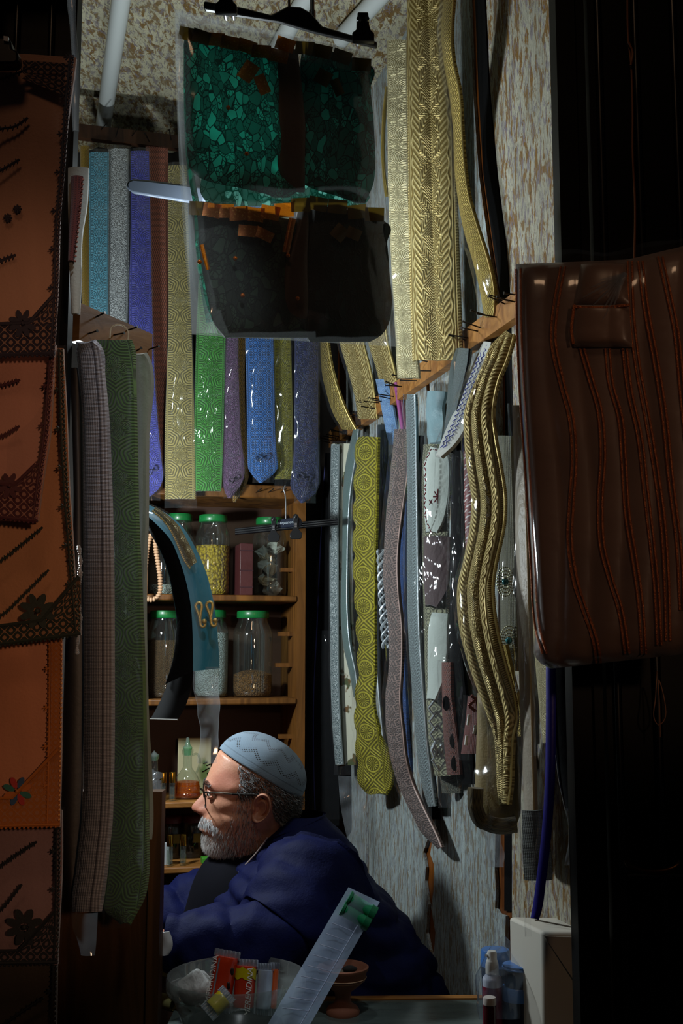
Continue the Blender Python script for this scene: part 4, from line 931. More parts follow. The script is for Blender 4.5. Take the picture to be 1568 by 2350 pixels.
# ------------------------------------------------------------------ embroidered cloths, near the street
GT = 'embroidered cloths hung one under another'
def cloth_mat(nm, c): return clothmat(nm, c, .7, .08, 7., .4)
M_emb = {}
def embmat(nm, ground, thread):
    N = NT(nm); U, V = N.uv(); a = N.m('MULTIPLY', U, 1.)
    d1 = N.m('SINE', N.m('MULTIPLY', N.m('ADD', U, V), PI)); d2 = N.m('SINE', N.m('MULTIPLY', N.m('SUBTRACT', U, V), PI))
    p = N.m('MULTIPLY', d1, d2); q = N.m('ABSOLUTE', p)
    k = N.m('MAXIMUM', N.sstep(q, .07, .12, 1., 0.), N.sstep(q, .74, .8, 0., 1.))
    st = N.m('SINE', N.m('MULTIPLY', N.m('ADD', U, V), 70.))
    N.pbr(N.mixc(N.m('MULTIPLY', k, .8), lin(ground), lin(thread)), .75, 0, N.bump(N.m('ADD', k, N.m('MULTIPLY', st, .3)), .5, .002), .3, .2); return N.mat
def cloth_tier(label, rows, Y, c, thread, border=None, rosette=None, seams=(), teeth_side=True, right_band=22, film_=True, petals_col=None, seed=0):
    nm = 'cloth_%d_%d_%d' % c
    P0 = flat(Y)
    o = root('embroidered_cloth', ribbon(rows, P0, nu=18, nv=max(20, int((rows[-1][0] - rows[0][0]) / 14)), thick=.006, bulge=.004, amp=.02, freq=6.5, seed=seed), cloth_mat(nm, c), label, 'cloth', GT)
    ys = [r[0] for r in rows]; fr = pchip(ys, [r[2] for r in rows])
    P1 = flat(Y - .016)
    mt = embmat(nm + '_border', thread, tuple(x * .8 for x in c)); mth = plain(nm + '_thread', thread, .7, bump=.4)
    # border down the right edge
    y0, y1 = ys[0], ys[-1]
    def surf(x, y, off=.016):
        p = at(x, y, Y); return p + cdir(p) * off
    def edgeband(w0, w1, n=60):
        m = MB()
        def f(u, v):
            y = y0 + (y1 - y0) * v; x = fr(y) - w1 + (w1 - w0) * u
            return surf(x, y)
        m.grid(f, 2, n); m.uv = [((w1 - w0) / 24 * a, b * (y1 - y0) / 24) for a, b in m.uv]; return m
    if right_band: obj('embroidered_border', edgeband(2, right_band * .45), mt, o)
    m = MB()
    n = int((y1 - y0) / 11)
    for i in range(n):
        y = y0 + (y1 - y0) * (i + .5) / n; m.sphere(surf(fr(y) - 3, y, .019), .0016, 6, 4)
    obj('bead_edging', m, plain(nm + '_bead', tuple(min(255, x + 60) for x in thread), .5), o)
    if teeth_side:
        m = MB()
        for i in range(n):
            y = y0 + (y1 - y0) * (i + .5) / n; x = fr(y) - right_band * .5; L = 5 if i % 8 else 15
            m.tube([surf(x, y - 2, .018), surf(x - L, y + (0 if i % 8 else 1), .018)], [.0016, .0007], 5)
            if i % 8 == 0:
                for dy in (-6, 6): m.tube([surf(x - 5, y, .018), surf(x - 10, y + dy, .018)], .0011, 5)
        m.tube([surf(fr(y0 + (y1 - y0) * k / 40) - right_band * .5, y0 + (y1 - y0) * k / 40, .018) for k in range(41)], .0014, 5)
        obj('tooth_stitching', m, mth, o)
    if border:
        (xa, ya), (xb, yb), hh, diag = border         # bottom band from (xa, ya) to (xb, yb)
        m = MB()
        m.grid(lambda u, v: surf(xa + (xb - xa) * u, ya + (yb - ya) * u - hh * v, .017), 12, 3); m.uv = [(a * (xb - xa) / 30, b * hh / 30) for a, b in m.uv]
        # corner wedge
        b0 = len(m.uv)
        m.grid(lambda u, v: surf(xb - diag * (1 - u) * (1 - v) - 0, yb + (ya - yb) * ((1 - u) * (1 - v) * diag / max(1, xb - xa)) - hh - v * diag, .017), 8, 8)
        m.uv[b0:] = [(a * diag / 30, b * diag / 30) for a, b in m.uv[b0:]]
        obj('embroidered_border', m, mt, o)
        m = MB()
        m.tube([surf(xa, ya - hh, .02), surf(xb - diag, yb + (ya - yb) * diag / max(1, xb - xa) - hh, .02), surf(xb - 4, yb - hh - diag, .02)], .0022, 6)
        m.tube([surf(xa, ya - 2, .02), surf(xb, yb - 2, .02)], .0022, 6)
        nb = int((xb - xa) / 10)
        for i in range(nb): m.sphere(surf(xa + (xb - xa) * i / nb, ya + (yb - ya) * i / nb + 3, .02), .0017, 6, 4)
        obj('border_edging', m, mth, o)
    if rosette:
        cx, cy, r = rosette; m = MB(); mats = []
        for k in range(8):
            a = k * PI / 4 + .39; pt = []
            for t in range(10):
                q = 2 * PI * t / 10; ex = r * (.58 + .40 * math.cos(q)); ey = r * .20 * math.sin(q)
                pt.append(surf(cx + ex * math.cos(a) - ey * math.sin(a), cy + ex * math.sin(a) + ey * math.cos(a), .018))
            mm = MB(); mm.prism(pt, cdir(pt[0]) * .0025)
            col = petals_col[k % len(petals_col)] if petals_col else None
            obj('rosette_petal', mm, plain('petal_%d_%d' % (k % 3, int(cy)), col, .8) if col else mth, o, smooth=False)
        m.sphere(surf(cx, cy, .02), r * .00008, 10, 6); obj('rosette_centre', m, mth, o)
    for pl in seams:
        c2 = curve2(pl, 24); m = MB(); m.tube([surf(x, y, .017) for x, y in c2], .0016, 5)
        for i in range(0, 24):
            x, y = c2[i]; m.tube([surf(x, y, .017), surf(x - 1, y + (8 if i % 2 else -7), .017)], [.0015, .0006], 5)
        obj('seam_embroidery', m, mth, o)
    if film_: obj('plastic_sleeve', ribbon([(r[0] - (8 if i == 0 else 0), r[1], r[2] + 6) for i, r in enumerate(rows)], flat(Y - .03), nu=12, nv=30, thick=0, amp=.008, freq=12, seed=seed + 20), M_film_st, o)
    return o
M_film_st = film('street_film', haze=.02, rough=.09, scale=3.2, fbase=.008, bst=.8, hazecol=(.6, .5, .45))
DK = (40, 30, 44)
cloth_tier('topmost peach cloth with black embroidered corner below a black clip', [(126, -80, 172), (250, -80, 160), (400, -80, 150), (500, -80, 141), (700, -80, 134), (820, -80, 126)], 1.38, (206, 150, 122), DK, border=((-80, 820), (126, 812), 74, 60), rosette=(52, 742, 34), seams=([(-60, 190), (0, 182), (40, 168), (85, 150)], [(-60, 330), (0, 297), (35, 290), (64, 270)], [(-60, 420), (0, 392), (45, 366)], [(-60, 640), (0, 600), (36, 585)]), seed=1)
sk = bpy.data.objects['embroidered_cloth']
def surfT(x, y, Y=1.38, off=.018):
    p = at(x, y, Y); return p + cdir(p) * off
m = MB(); m.grid(lambda u, v: surfT(52 + 114 * u, 138 + 30 * v + 8 * u), 12, 3); m.uv = [(a * 4, b * 1.2) for a, b in m.uv]; b0 = len(m.v)
m.grid(lambda u, v: surfT(70 + 80 * u - 20 * v * (1 - u), 168 + 40 * v * (.3 + u)), 8, 6); m.uv[b0:] = [(a * 3, b * 2) for a, b in m.uv[b0:]]
obj('embroidered_border', m, bpy.data.materials['cloth_206_150_122_border'], sk)
m = MB()
for (x, y) in ((40, 480), (18, 500)):
    for k in range(8):
        a = k * PI / 4; m.tube([surfT(x, y), surfT(x + 10 * math.cos(a), y + 10 * math.sin(a))], [.0022, .0012], 5)
obj('cross_stitch', m, bpy.data.materials['cloth_206_150_122_thread'], sk)
cloth_tier('peach cloth with maroon embroidered bottom corner, second from the top', [(790, -80, 128), (900, -80, 120), (1000, -80, 112), (1100, -80, 98), (1195, -80, 86)], 1.40, (206, 142, 118), (74, 26, 30), border=((-80, 1180), (86, 1198), 78, 55), rosette=(22, 1115, 32), seams=([(-60, 890), (0, 885), (46, 872)], [(-60, 1010), (0, 1003), (45, 978)]), seed=2)
cloth_tier('ochre cloth with dark green corner rosette, third from the top', [(800, -80, 146), (1000, -80, 152), (1120, -80, 158), (1250, -80, 168), (1350, -80, 176), (1458, -80, 186)], 1.43, (204, 140, 96), (30, 36, 24), border=((-80, 1490), (185, 1456), 44, 90), rosette=(86, 1402, 44), seams=([(-60, 1320), (0, 1288), (50, 1250), (98, 1210)], [(-60, 1430), (0, 1414), (60, 1360), (112, 1308)]), seed=3)
cloth_tier('orange cloth with wide gold border and a many coloured rosette', [(1440, -80, 144), (1560, -80, 144), (1700, -80, 142), (1800, -80, 140), (1898, -80, 138)], 1.46, (206, 132, 92), (168, 92, 20), border=((-80, 1900), (138, 1894), 66, 110), rosette=(40, 1816, 36), seams=(), right_band=60, petals_col=[(40, 96, 84), (160, 40, 34), (44, 70, 100), (170, 90, 30)], seed=4)
cloth_tier('grey brown cloth with black corner rosette under the orange cloth', [(1860, -80, 142), (2000, -80, 140), (2100, -80, 138), (2212, -80, 134)], 1.49, (150, 114, 112), (16, 18, 18), border=((-80, 2214), (132, 2210), 30, 90), rosette=(56, 2128, 46), seams=([(-40, 2020), (20, 1975), (84, 1932)], [(-40, 2120), (0, 2090), (50, 2030)]), seed=5)
cloth_tier('lowest dark cloth at the bottom of the embroidered stack', [(2180, -80, 134), (2300, -80, 130), (2440, -80, 126)], 1.52, (74, 62, 46), (16, 18, 18), seams=([(-40, 2390), (40, 2330), (100, 2290)],), film_=False, seed=6)
# clip holding the topmost cloth
c = thing('hanger_clip', 'black clip with a metal glint gripping the topmost peach cloth', 'clip', at(10, 140, 1.34))
m = MB(); m.prism([at(x, y, 1.335) for x, y in ((-30, 84), (10, 84), (24, 90), (26, 110), (40, 116), (42, 138), (34, 146), (-30, 146))], Vector((0, .02, 0))); obj('clip_jaw', m, M_blackp, c, bevel=.003)
m = MB(); m.prism([at(x, y, 1.332) for x, y in ((8, 82), (19, 84), (19, 95), (8, 93))], Vector((0, .004, 0))); obj('clip_spring', m, M_steel, c)
# clear bag at the shutter edge
o = root('clear_bag', ribbon([(-30, 150, 176), (60, 160, 175), (120, 164, 179), (240, 164, 181), (300, 166, 180)], flat(1.50), nu=6, nv=30, thick=.001, amp=.006, freq=30, seed=8), M_film_hazy, 'thin strip of clear plastic bag along the dark shutter edge', 'plastic bag')
# maroon packet
belt('maroon embroidered cloth corner in a white backed packet beside light blue belt', [(385, 156, 203), (470, 156, 199), (540, 158, 188), (640, 160, 186), (720, 164, 182)], flat(1.56), clothmat('white_backing', (176, 178, 168), .7), None, name='embroidered_packet', cat='packet')
o = bpy.data.objects[-1] if False else [q for q in bpy.data.objects if q.get('label', '').startswith('maroon embroidered cloth corner')][0]
m = ribbon([(406, 164, 191), (470, 162, 187), (540, 158, 178), (600, 156, 170)], flat(1.552), nv=20, thick=.003, lift=.002); m.uv = [(a * 2, b * 3) for a, b in m.uv]
obj('embroidered_border', m, embmat('maroon_emb', (110, 50, 44), (44, 16, 20)), o)
m = MB()
for i in range(18): m.sphere(at(191 - i * 1.1, 412 + i * 11, 1.545), .0018, 6, 4)
obj('bead_edging', m, plain('peach_bead', (150, 96, 84), .5), o)
# ------------------------------------------------------------------ belts of the brown board
GL = 'belts hanging from the brown board'
N = NT('silver_mesh'); h, vec = h_pattern(N, 'mesh', 1., 8.); U, V = N.uv()
lnn = N.sstep(N.m('ABSOLUTE', N.m('SUBTRACT', N.m('ABSOLUTE', N.m('SUBTRACT', U, .5)), .27)), .012, .03, 1., 0.)
col = N.mixc(h, lin((136, 138, 150)), lin((196, 196, 204))); col = N.mixc(N.m('MULTIPLY', lnn, .8), col, lin((60, 60, 72)))
N.pbr(col, .42, .35, N.bump(N.m('SUBTRACT', h, lnn), .6, .002), .5); M_smesh = N.mat
belt('silver mesh belt with dark seam lines below the brown board', [(784, 174, 212), (800, 174, 228), (860, 182, 234), (950, 188, 243), (1100, 190, 250), (1300, 192, 255), (1500, 193, 256), (1700, 192, 256), (1800, 192, 254), (1900, 186, 250), (1950, 180, 244), (2000, 174, 240), (2060, 165, 232), (2092, 166, 226)], flat(1.66, -.04), M_smesh, None, GL, bulge=.008)
belt('crumpled clear plastic tail under the silver mesh belt', [(2095, 164, 224), (2130, 168, 222), (2160, 180, 220), (2192, 186, 218)], flat(1.66), M_film_soft, None, name='plastic_tail', cat='plastic', thick=.002, amp=.006, freq=40)
o = belt('long green brocade belt in torn plastic below the brown board', [(780, 212, 296), (800, 216, 304), (860, 230, 306), (1000, 244, 309), (1200, 254, 313), (1350, 255, 320), (1500, 256, 326), (1700, 256, 331), (1850, 254, 334), (1950, 248, 337), (2010, 240, 336), (2060, 236, 326), (2095, 244, 306), (2118, 276, 292)], flat(1.74, -.05), brocade('leafgreen_brocade', (92, 142, 66), (30, 66, 30), 'floral', .62, 8., 0., .5, .9, .3), (2, 0, 8), GL, fm=M_film_fine)
m = MB(); pts = [at(x, y, 1.72) for x, y in curve2([(252, 776), (256, 752), (268, 745), (284, 748), (294, 762), (292, 790)], 20)]; m.tube(pts, .0012, 6); obj('hanging_cord', m, plain('cotton_cord', (160, 146, 120), .8), o)
belt('grey white backing strip beside the long green belt', [(812, 304, 330), (830, 304, 341), (1000, 308, 336), (1200, 312, 334), (1300, 310, 330), (1500, 320, 330), (1650, 322, 334), (1800, 328, 342), (1900, 332, 343), (1926, 334, 340)], flat(1.82, -.03), clothmat('grey_backing', (150, 156, 150), .7, foldscale=10.), (2, 0, 0), GL, name='backing_strip', cat='strip', fm=M_film_soft)
belt('black strap hanging between the embroidered cloths and silver belt', [(845, 160, 186), (1000, 166, 188), (1200, 168, 190), (1470, 150, 192), (1600, 146, 194), (1750, 142, 190), (1900, 140, 186), (2060, 156, 176)], flat(1.70), plain('dark_leather', (24, 16, 12), .5, bump=.2), None, GL, name='strap')  # real strap, widened low down to stand in for the dark gap
m = MB()
for i in range(46):
    y = 1255 + i * 5.4; x = 181 + 4 * math.sin(i * .25); m.sphere(at(x, y, 1.60), .0026 + .0008 * math.sin(i * 1.3), 8, 6)
    if 10 < i < 20: m.sphere(at(x + 5, y, 1.60), .002, 8, 6)
root('bead_string', m, plain('clear_bead', (210, 216, 226), .08, .5), 'string of small glittering clear beads beside the silver mesh belt', 'bead string')
# ------------------------------------------------------------------ bent teal belt
tb = thing('curved_belt', 'teal belt bent into an arch with gold trim and black lining', 'belt', at(440, 1540, 2.0))
outer = [(318, 1150), (345, 1160), (385, 1180), (418, 1208), (448, 1256), (472, 1310), (488, 1370), (497, 1430), (502, 1490), (504, 1534)]
inner = [(318, 1172), (335, 1182), (360, 1204), (392, 1240), (410, 1280), (426, 1330), (438, 1390), (442, 1450), (443, 1500), (443, 1540)]
inn2 = [(318, 1186), (326, 1192), (345, 1222), (370, 1268), (388, 1320), (398, 1370), (406, 1420), (404, 1470), (396, 1520), (380, 1570)]
co_, ci_, cj_ = curve2(outer, 60), curve2(inner, 60), curve2(inn2, 60)
def strip2(a, b, Ya, Yb, n=60, off=0., u0=0., u1=1.):
    m = MB()
    def f(u, v):
        i = min(n, int(round(v * n))); w = u0 + (u1 - u0) * u
        p = at(a[i][0] + (b[i][0] - a[i][0]) * w, a[i][1] + (b[i][1] - a[i][1]) * w, Ya + (Yb - Ya) * w); return p + cdir(p) * (off + .004 * math.sin(PI * w))
    m.grid(f, 6, n); L = 4.5; m.uv = [(a_, b_ * 6) for a_, b_ in m.uv]; return m
N = NT('teal_satin_face'); n = N.noise(N.co(), 9., 3); N.pbr(N.mixc(n, lin((14, 92, 124)), lin((36, 140, 168))), .32, 0, N.bump(n, .3, .01), .5, .2); M_teal = N.mat
obj('satin_face', strip2(co_, ci_, 2.0, 1.97), M_teal, tb)
obj('black_lining', strip2(ci_, cj_, 1.978, 1.99), M_black, tb)
lw = [(404, 1440, 442, 1450), (402, 1490, 443, 1500), (392, 1540, 441, 1545), (376, 1590, 438, 1580), (360, 1624, 428, 1615), (345, 1651, 408, 1653)]
la, lb = curve2([(a, b) for a, b, c, d in lw], 30), curve2([(c, d) for a, b, c, d in lw], 30)
obj('black_lining', strip2(la, lb, 2.03, 2.0, 30), plain('black_lining_dull', (9, 9, 11), .7, spec=.2), tb)
m = MB(); m.tube([at(345, 1650, 2.027), at(408, 1652, 1.997)], .0016, 6); m.tube([at(*q, 2.028) for q in curve2(inn2, 40)], .0009, 6); obj('edge_piping', m, plain('pale_edge', (120, 116, 108), .5), tb)
gt0 = [(356, 1162), (385, 1182), (410, 1206), (432, 1244), (448, 1276), (452, 1290)]; gt1 = [(352, 1172), (375, 1192), (396, 1222), (412, 1256), (424, 1284), (436, 1302)]
def trim_(nm, a, b, Y, mat, off):
    a, b = curve2(a, 30), curve2(b, 30); m = MB()
    def f(u, v):
        i = int(round(v * 30)); p = at(a[i][0] + (b[i][0] - a[i][0]) * u, a[i][1] + (b[i][1] - a[i][1]) * u, Y); return p + cdir(p) * (off + .006 * math.sin(PI * u))
    m.grid(f, 8, 30); m.uv = [(u, v * 5) for u, v in m.uv]; return obj(nm, m, mat, tb)
trim_('gold_trim', gt0, gt1, 1.975, brocade('trim_gold', (214, 200, 150), (110, 92, 50), 'floral', 1.1, 3., .5, .35, 1., 0.), .004)
m = MB()
for i in range(34):
    q = curve2(gt1, 33)[i]; m.sphere(at(q[0] - 1, q[1] + 1, 1.966), .0022, 6, 5)
obj('bead_edging', m, M_goldpipe, tb)
for cx, cy in ((455, 1384), (480, 1382)):
    m = MB(); p = [(cx + 5, cy + 50), (cx + 2, cy + 30), (cx - 4, cy + 14), (cx - 6, cy + 6), (cx - 2, cy), (cx + 5, cy), (cx + 8, cy + 8), (cx + 6, cy + 20), (cx + 4, cy + 40), (cx + 8, cy + 54), (cx + 14, cy + 54), (cx + 16, cy + 46)]
    m.tube([at(x, y, 1.962) for x, y in curve2(p, 44)], .0026, 8); m.sphere(at(cx + 14, cy + 42, 1.96), .0045, 8, 6); obj('frog_clasp', m, M_goldpipe, tb)
m = MB()
ff = lambda u, v: at((313 + (co_[min(60, int(v * 60))][0] - 313) * 1), 0, 2)
obj('plastic_sleeve', strip2([(x + 4, y - 3) for x, y in co_], ci_, 1.985, 1.955, 60, .012), M_film, tb)
obj('plastic_sleeve', ribbon([(1530, 442, 504), (1580, 444, 501), (1640, 456, 502), (1700, 458, 500), (1752, 452, 496)], flat(1.98, -.02), nu=10, nv=30, thick=.002, amp=.008, freq=34, seed=41), M_film_hazy, tb)
# ------------------------------------------------------------------ cabinet beside the person
pc0, pc1 = at(120, 1815, 1.92), at(374, 1815, 1.92)
m = MB(); ztop = at(360, 1816, 1.92).z
m.box(((pc0.x + pc1.x) / 2, 1.935, ztop / 2), (pc1.x - pc0.x, .03, ztop)); cab = root('side_cabinet', m, M_woodcab, 'plain brown wooden cabinet side between the belts and the person', 'cabinet', smooth=False)
m = MB(); m.box((pc1.x - .010, 1.915, ztop / 2), (.02, .008, ztop)); obj('edge_board', m, M_woodcab, cab, smooth=False)
m = MB(); q = at(352, 1830, 1.915); m.sphere(q, .0025, 8, 6); obj('screw_head', m, M_nail, cab)
# ------------------------------------------------------------------ jars and bottles on the shelves
GJ = 'lidded glass jars on the shelf unit'
M_lid = plain('green_lid', (18, 108, 50), .38, .0, coat=.2); M_lidd = plain('red_lid', (96, 20, 18), .4)
def grains(nm, c, c2, sc=150.):
    N = NT(nm); co = N.co(); v = N.vor(co, sc); cc = N.vor(co, sc, 'F1', 'Color'); sp = N.n('ShaderNodeSeparateColor'); N.l(cc, sp.inputs[0])
    N.pbr(N.mixc(N.m('MULTIPLY', N.sstep(v, .2, .8), N.m('ADD', sp.outputs[0], .3)), lin(c), lin(c2)), .7, 0, N.bump(N.m('MULTIPLY', v, -1.), 1., .004)); return N.mat
def shelfpt(px, si, d): 
    """point on the top of shelf si at pixel column px and distance d from the back wall"""
    p = onB(px, shelf_y[si], d); p.z = zS[si]; return p
def jar(label, px, si, w_px, h_px, lid, d=.11, fill=None, ffrac=.8, mound=0., shape=None):
    b = shelfpt(px, si, d); sc = b.y / F; r = w_px / 2 * sc; h = h_px * sc * 1.0
    t = thing('glass_jar', label, 'jar', b, GJ)
    m = MB(); pr = [(r * .86, 0), (r * .97, .006), (r, .014), (r, .03), (r * .985, .033), (r, .036), (r, h * .72), (r * .96, h * .78), (r * .78, h * .87), (r * .76, h * .90), (r * .76, h * .93)]
    m.lathe([(max(q, 0), z) for q, z in pr], b, 40); obj('glass', m, M_glass, t)
    m = MB(); m.lathe([(r * .80, h * .915), (r * .82, h * .92), (r * .82, h * .985), (r * .79, h), (0, h)], b, 36); obj('lid', m, lid, t)
    m = MB(); m.lathe([(r * .84, h * .20), (r * .84, h * .20)], b, 6) if 0 else None
    if fill:
        fh = h * ffrac; m = MB(); N_ = 8
        pr = [(r * .80, .004), (r * .95, .014)] + [(r * .96, .014 + (fh - .014) * k / 4) for k in range(1, 5)] + [(r * .96 * (1 - k / 6) ** .8, fh + mound * math.sin(k / 6 * PI / 2)) for k in range(1, 7)]
        m.lathe(pr, b, 32); obj('contents', m, fill, t)
    return t
jar('tall jar of yellow split pulses behind the teal bent belt', 487, 0, 80, 186, M_lid, .12, grains('yellow_pulses', (178, 146, 24), (90, 66, 6)), .62)
jw = jar('jar holding crumpled white pieces beside the maroon book', 618, 0, 78, 182, M_lid, .11)
jw_b = shelfpt(618, 0, .11)
for k in range(11):
    m = MB(); r2 = random.Random(k + 5); c = jw_b + Vector((r2.uniform(-.018, .018), r2.uniform(-.018, .018), .022 + .0105 * k)); sx = r2.uniform(.6, 1.4)
    m.sphere(c, .022, 9, 7, (sx * .85, .75, r2.uniform(.5, .9))); m.v = [v + Vector((noise.noise(v * 55), noise.noise(v * 55 + Vector((9, 0, 0))), noise.noise(v * 55 + Vector((0, 9, 0))))) * .014 for v in m.v]
    obj('white_chunk', m, plain('chalky_chunk_%d' % (k % 3), [(196, 200, 194), (170, 168, 158), (190, 176, 150)][k % 3], .8, bump=.4), jw, smooth=False)
jar('small jar with white crystals behind the wooden prayer beads', 376, 0, 70, 150, M_lid, .10, grains('white_crystals', (190, 196, 190), (120, 124, 118), 260.), .17)
jar('lidded jar of brown spice at the near end of lower shelf', 579, 1, 90, 194, M_lid, .12, grains('brown_spice', (120, 78, 26), (66, 40, 10), 240.), .26, .012)
jar('lidded jar full of white powder partly behind the bent belt', 484, 1, 78, 196, M_lid, .10, grains('white_powder', (176, 186, 184), (150, 160, 158), 400.), .74)
jar('large amber tinted jar partly behind the curved black lining', 376, 1, 84, 196, M_lid, .11, grains('dark_herb', (96, 64, 24), (70, 44, 14), 500.), .66)
jar('dark jar in the shadow of the top shelf', 410, 0, 70, 190, M_lid, .07, grains('dark_leaves', (40, 36, 20), (16, 14, 8), 90.), .6)
# book
b = shelfpt(560, 0, .14); t = thing('book', 'maroon hardback book standing between two jars', 'book', b)
m = MB(); m.box(b + Vector((-.004, 0, .062)), (.018, .10, .124), RROT); obj('pages', m, plain('page_paper', (150, 140, 120), .8), t, smooth=False)
m = MB()
for sx in (-.019, .011): m.box(b + VX * sx + Vector((0, 0, .065)), (.003, .106, .13), RROT)
m.box(b + VX * -.004 + NB * .054 + Vector((0, 0, .065)), (.033, .004, .13), RROT)
obj('cover', m, plain('maroon_leather', (70, 30, 30), .45, bump=.2), t, bevel=.0015)
for zz in (.02, .062, .112):
    m = MB(); m.box(b + VX * -.004 + NB * .0565 + Vector((0, 0, zz)), (.034, .002, .003), RROT); obj('spine_band', m, plain('dark_band', (52, 18, 24), .5), t)
# prayer beads hanging at the left post
pr = thing('prayer_beads', 'loop of pale wooden prayer beads hanging over the shelf post', 'prayer beads', onB(350, 1380, .26))
mbd = plain('wooden_bead', (168, 132, 100), .55, bump=.2)
loop = curve2([(352, 1215), (344, 1235), (338, 1262), (334, 1300), (329, 1335), (331, 1362), (342, 1376), (356, 1374), (366, 1362), (368, 1335), (364, 1300), (358, 1262), (356, 1235), (352, 1215)], 52)
for i in range(52):
    x, y = loop[i]; p = onB(x, y, .26); m = MB(); dx = Vector(onB(loop[i + 1][0], loop[i + 1][1], .26)) - p
    m.sphere(p, .0066, 10, 7, (1, 1, .62) if abs(dx.z) > abs(dx.x) else (.62, 1, 1)); obj('bead', m, mbd, pr)
m = MB(); m.tube([onB(x, y, .26) for x, y in loop] , .001, 5); m.tube([onB(352, 1215, .26), onB(352, 1160, .235)], .001, 5); obj('string', m, plain('bead_string', (90, 70, 50), .8), pr)
# third shelf: scent bottles
GBt = 'small gold capped scent bottles'
M_goldcap = plain('gold_cap', (196, 150, 60), .22, 1., var=.03)
def rollon(label, px, si, h_px, d, w_px=15):
    b = shelfpt(px, si, d); sc = b.y / F; r = w_px / 2 * sc; h = h_px * sc
    t = thing('scent_bottle', label, 'bottle', b, GBt)
    m = MB(); m.lathe([(r * .9, 0), (r, .002), (r, h * .62), (r * .8, h * .65)], b, 20); obj('glass', m, M_glass, t)
    m = MB(); m.lathe([(r * .8, .006), (r * .8, h * .5), (0, h * .5)], b, 16); obj('scent', m, glassy('clear_scent', (.9, .9, .85), .04, .06), t)
    m = MB(); m.lathe([(r * .95, h * .63), (r * .98, h * .66), (r * .98, h * .97), (r * .9, h), (0, h)], b, 20); obj('cap', m, M_goldcap, t)
rollon('gold capped scent bottle next to the amber decanter', 395, 2, 64, .185)
rollon('gold capped scent bottle in the shade at the shelf post', 374, 2, 62, .17)
rollon('gold capped scent bottle on lower shelf, nearer the cabinet', 389, 3, 68, .185)
rollon('gold capped scent bottle on lower shelf, nearer the beard', 420, 3, 68, .185)
b = shelfpt(429, 2, .14); sc = b.y / F
t = thing('decanter', 'clear decanter with handle half full of amber liquid', 'decanter', b)
m = MB(); m.lathe([(.030, 0), (.034, .004), (.034, .012), (.031, .016), (.033, .02), (.033, .028), (.030, .032), (.031, .042), (.024, .056), (.018, .064), (.011, .074), (.0105, .1), (.014, .112), (.0145, .118)], b, 32); obj('glass', m, M_glass, t)
N = NT('amber_liquid'); g = N.n('ShaderNodeBsdfPrincipled'); g.inputs['Base Color'].default_value = lin((196, 90, 12)); g.inputs['Roughness'].default_value = .1; tr = N.n('ShaderNodeBsdfTransparent'); tr.inputs[0].default_value = (.9, .4, .06, 1); mx = N.n('ShaderNodeMixShader'); mx.inputs[0].default_value = .35; N.l(tr.outputs[0], mx.inputs[1]); N.l(g.outputs[0], mx.inputs[2]); N.l(mx.outputs[0], N.out.inputs[0])
m = MB(); m.lathe([(.029, .003), (.032, .006), (.031, .03), (.029, .04), (0, .04)], b, 28); obj('amber_scent', m, N.mat, t)
m = MB(); m.tube([b + VX * x + NB * .004 + Vector((0, 0, z)) for x, z in curve2([(.011, .104), (.022, .107), (.029, .098), (.029, .080), (.024, .066), (.021, .060)], 20)], .0028, 8); obj('handle', m, M_glass, t)
m = MB(); m.lathe([(.009, .104), (.010, .118), (.012, .122), (.006, .13), (.004, .146), (0, .148)], b, 16); obj('stopper', m, glassy('green_stopper', (.4, .8, .5), .05, .15), t)
b = shelfpt(352, 2, .15); t = thing('stoppered_bottle', 'slim glass bottle with a green stopper near the shelf post', 'bottle', b)
m = MB(); m.lathe([(.018, 0), (.021, .004), (.021, .05), (.010, .068), (.009, .095), (.013, .104)], b, 24); obj('glass', m, M_glass, t)
m = MB(); m.lathe([(.008, .094), (.012, .104), (.012, .108), (.006, .112), (0, .118)], b, 16); obj('stopper', m, bpy.data.materials['green_stopper'], t)
b = shelfpt(352, 2, .185); m = MB(); m.sphere(b + Vector((0, 0, .060)), .019, 10, 8, (1.2, .7, .7)); m.v = [v + Vector((0, 0, .012 * noise.noise(v * 60))) for v in m.v]
for k in range(3): m.tube([b + Vector((-.012 + .012 * k, 0, .05)), b + Vector((-.012 + .012 * k, 0, 0))], .008, 8)
root('wrapped_vial', m, M_film_hazy, 'film wrapped vials with a crumpled white top by the cabinet corner', 'vials')
b = shelfpt(445, 2, .06); m = MB(); m.box(b + Vector((0, 0, .07)), (.085, .004, .14), RROT)
cd = root('cream_card', m, plain('cream_paper', (190, 180, 140), .8), 'cream card leaning behind the amber decanter', 'card', bevel=.004)
m = MB()
for k, (x, z) in enumerate(((.022, .075), (.03, .07), (.02, .055), (.032, .05), (.028, .06))): m.tube([b + VX * x + NB * .003 + Vector((0, 0, z)), b + VX * (x + .01) + NB * .003 + Vector((0, 0, z + .004))], .0012, 5)
obj('ink_mark', m, M_black, cd)
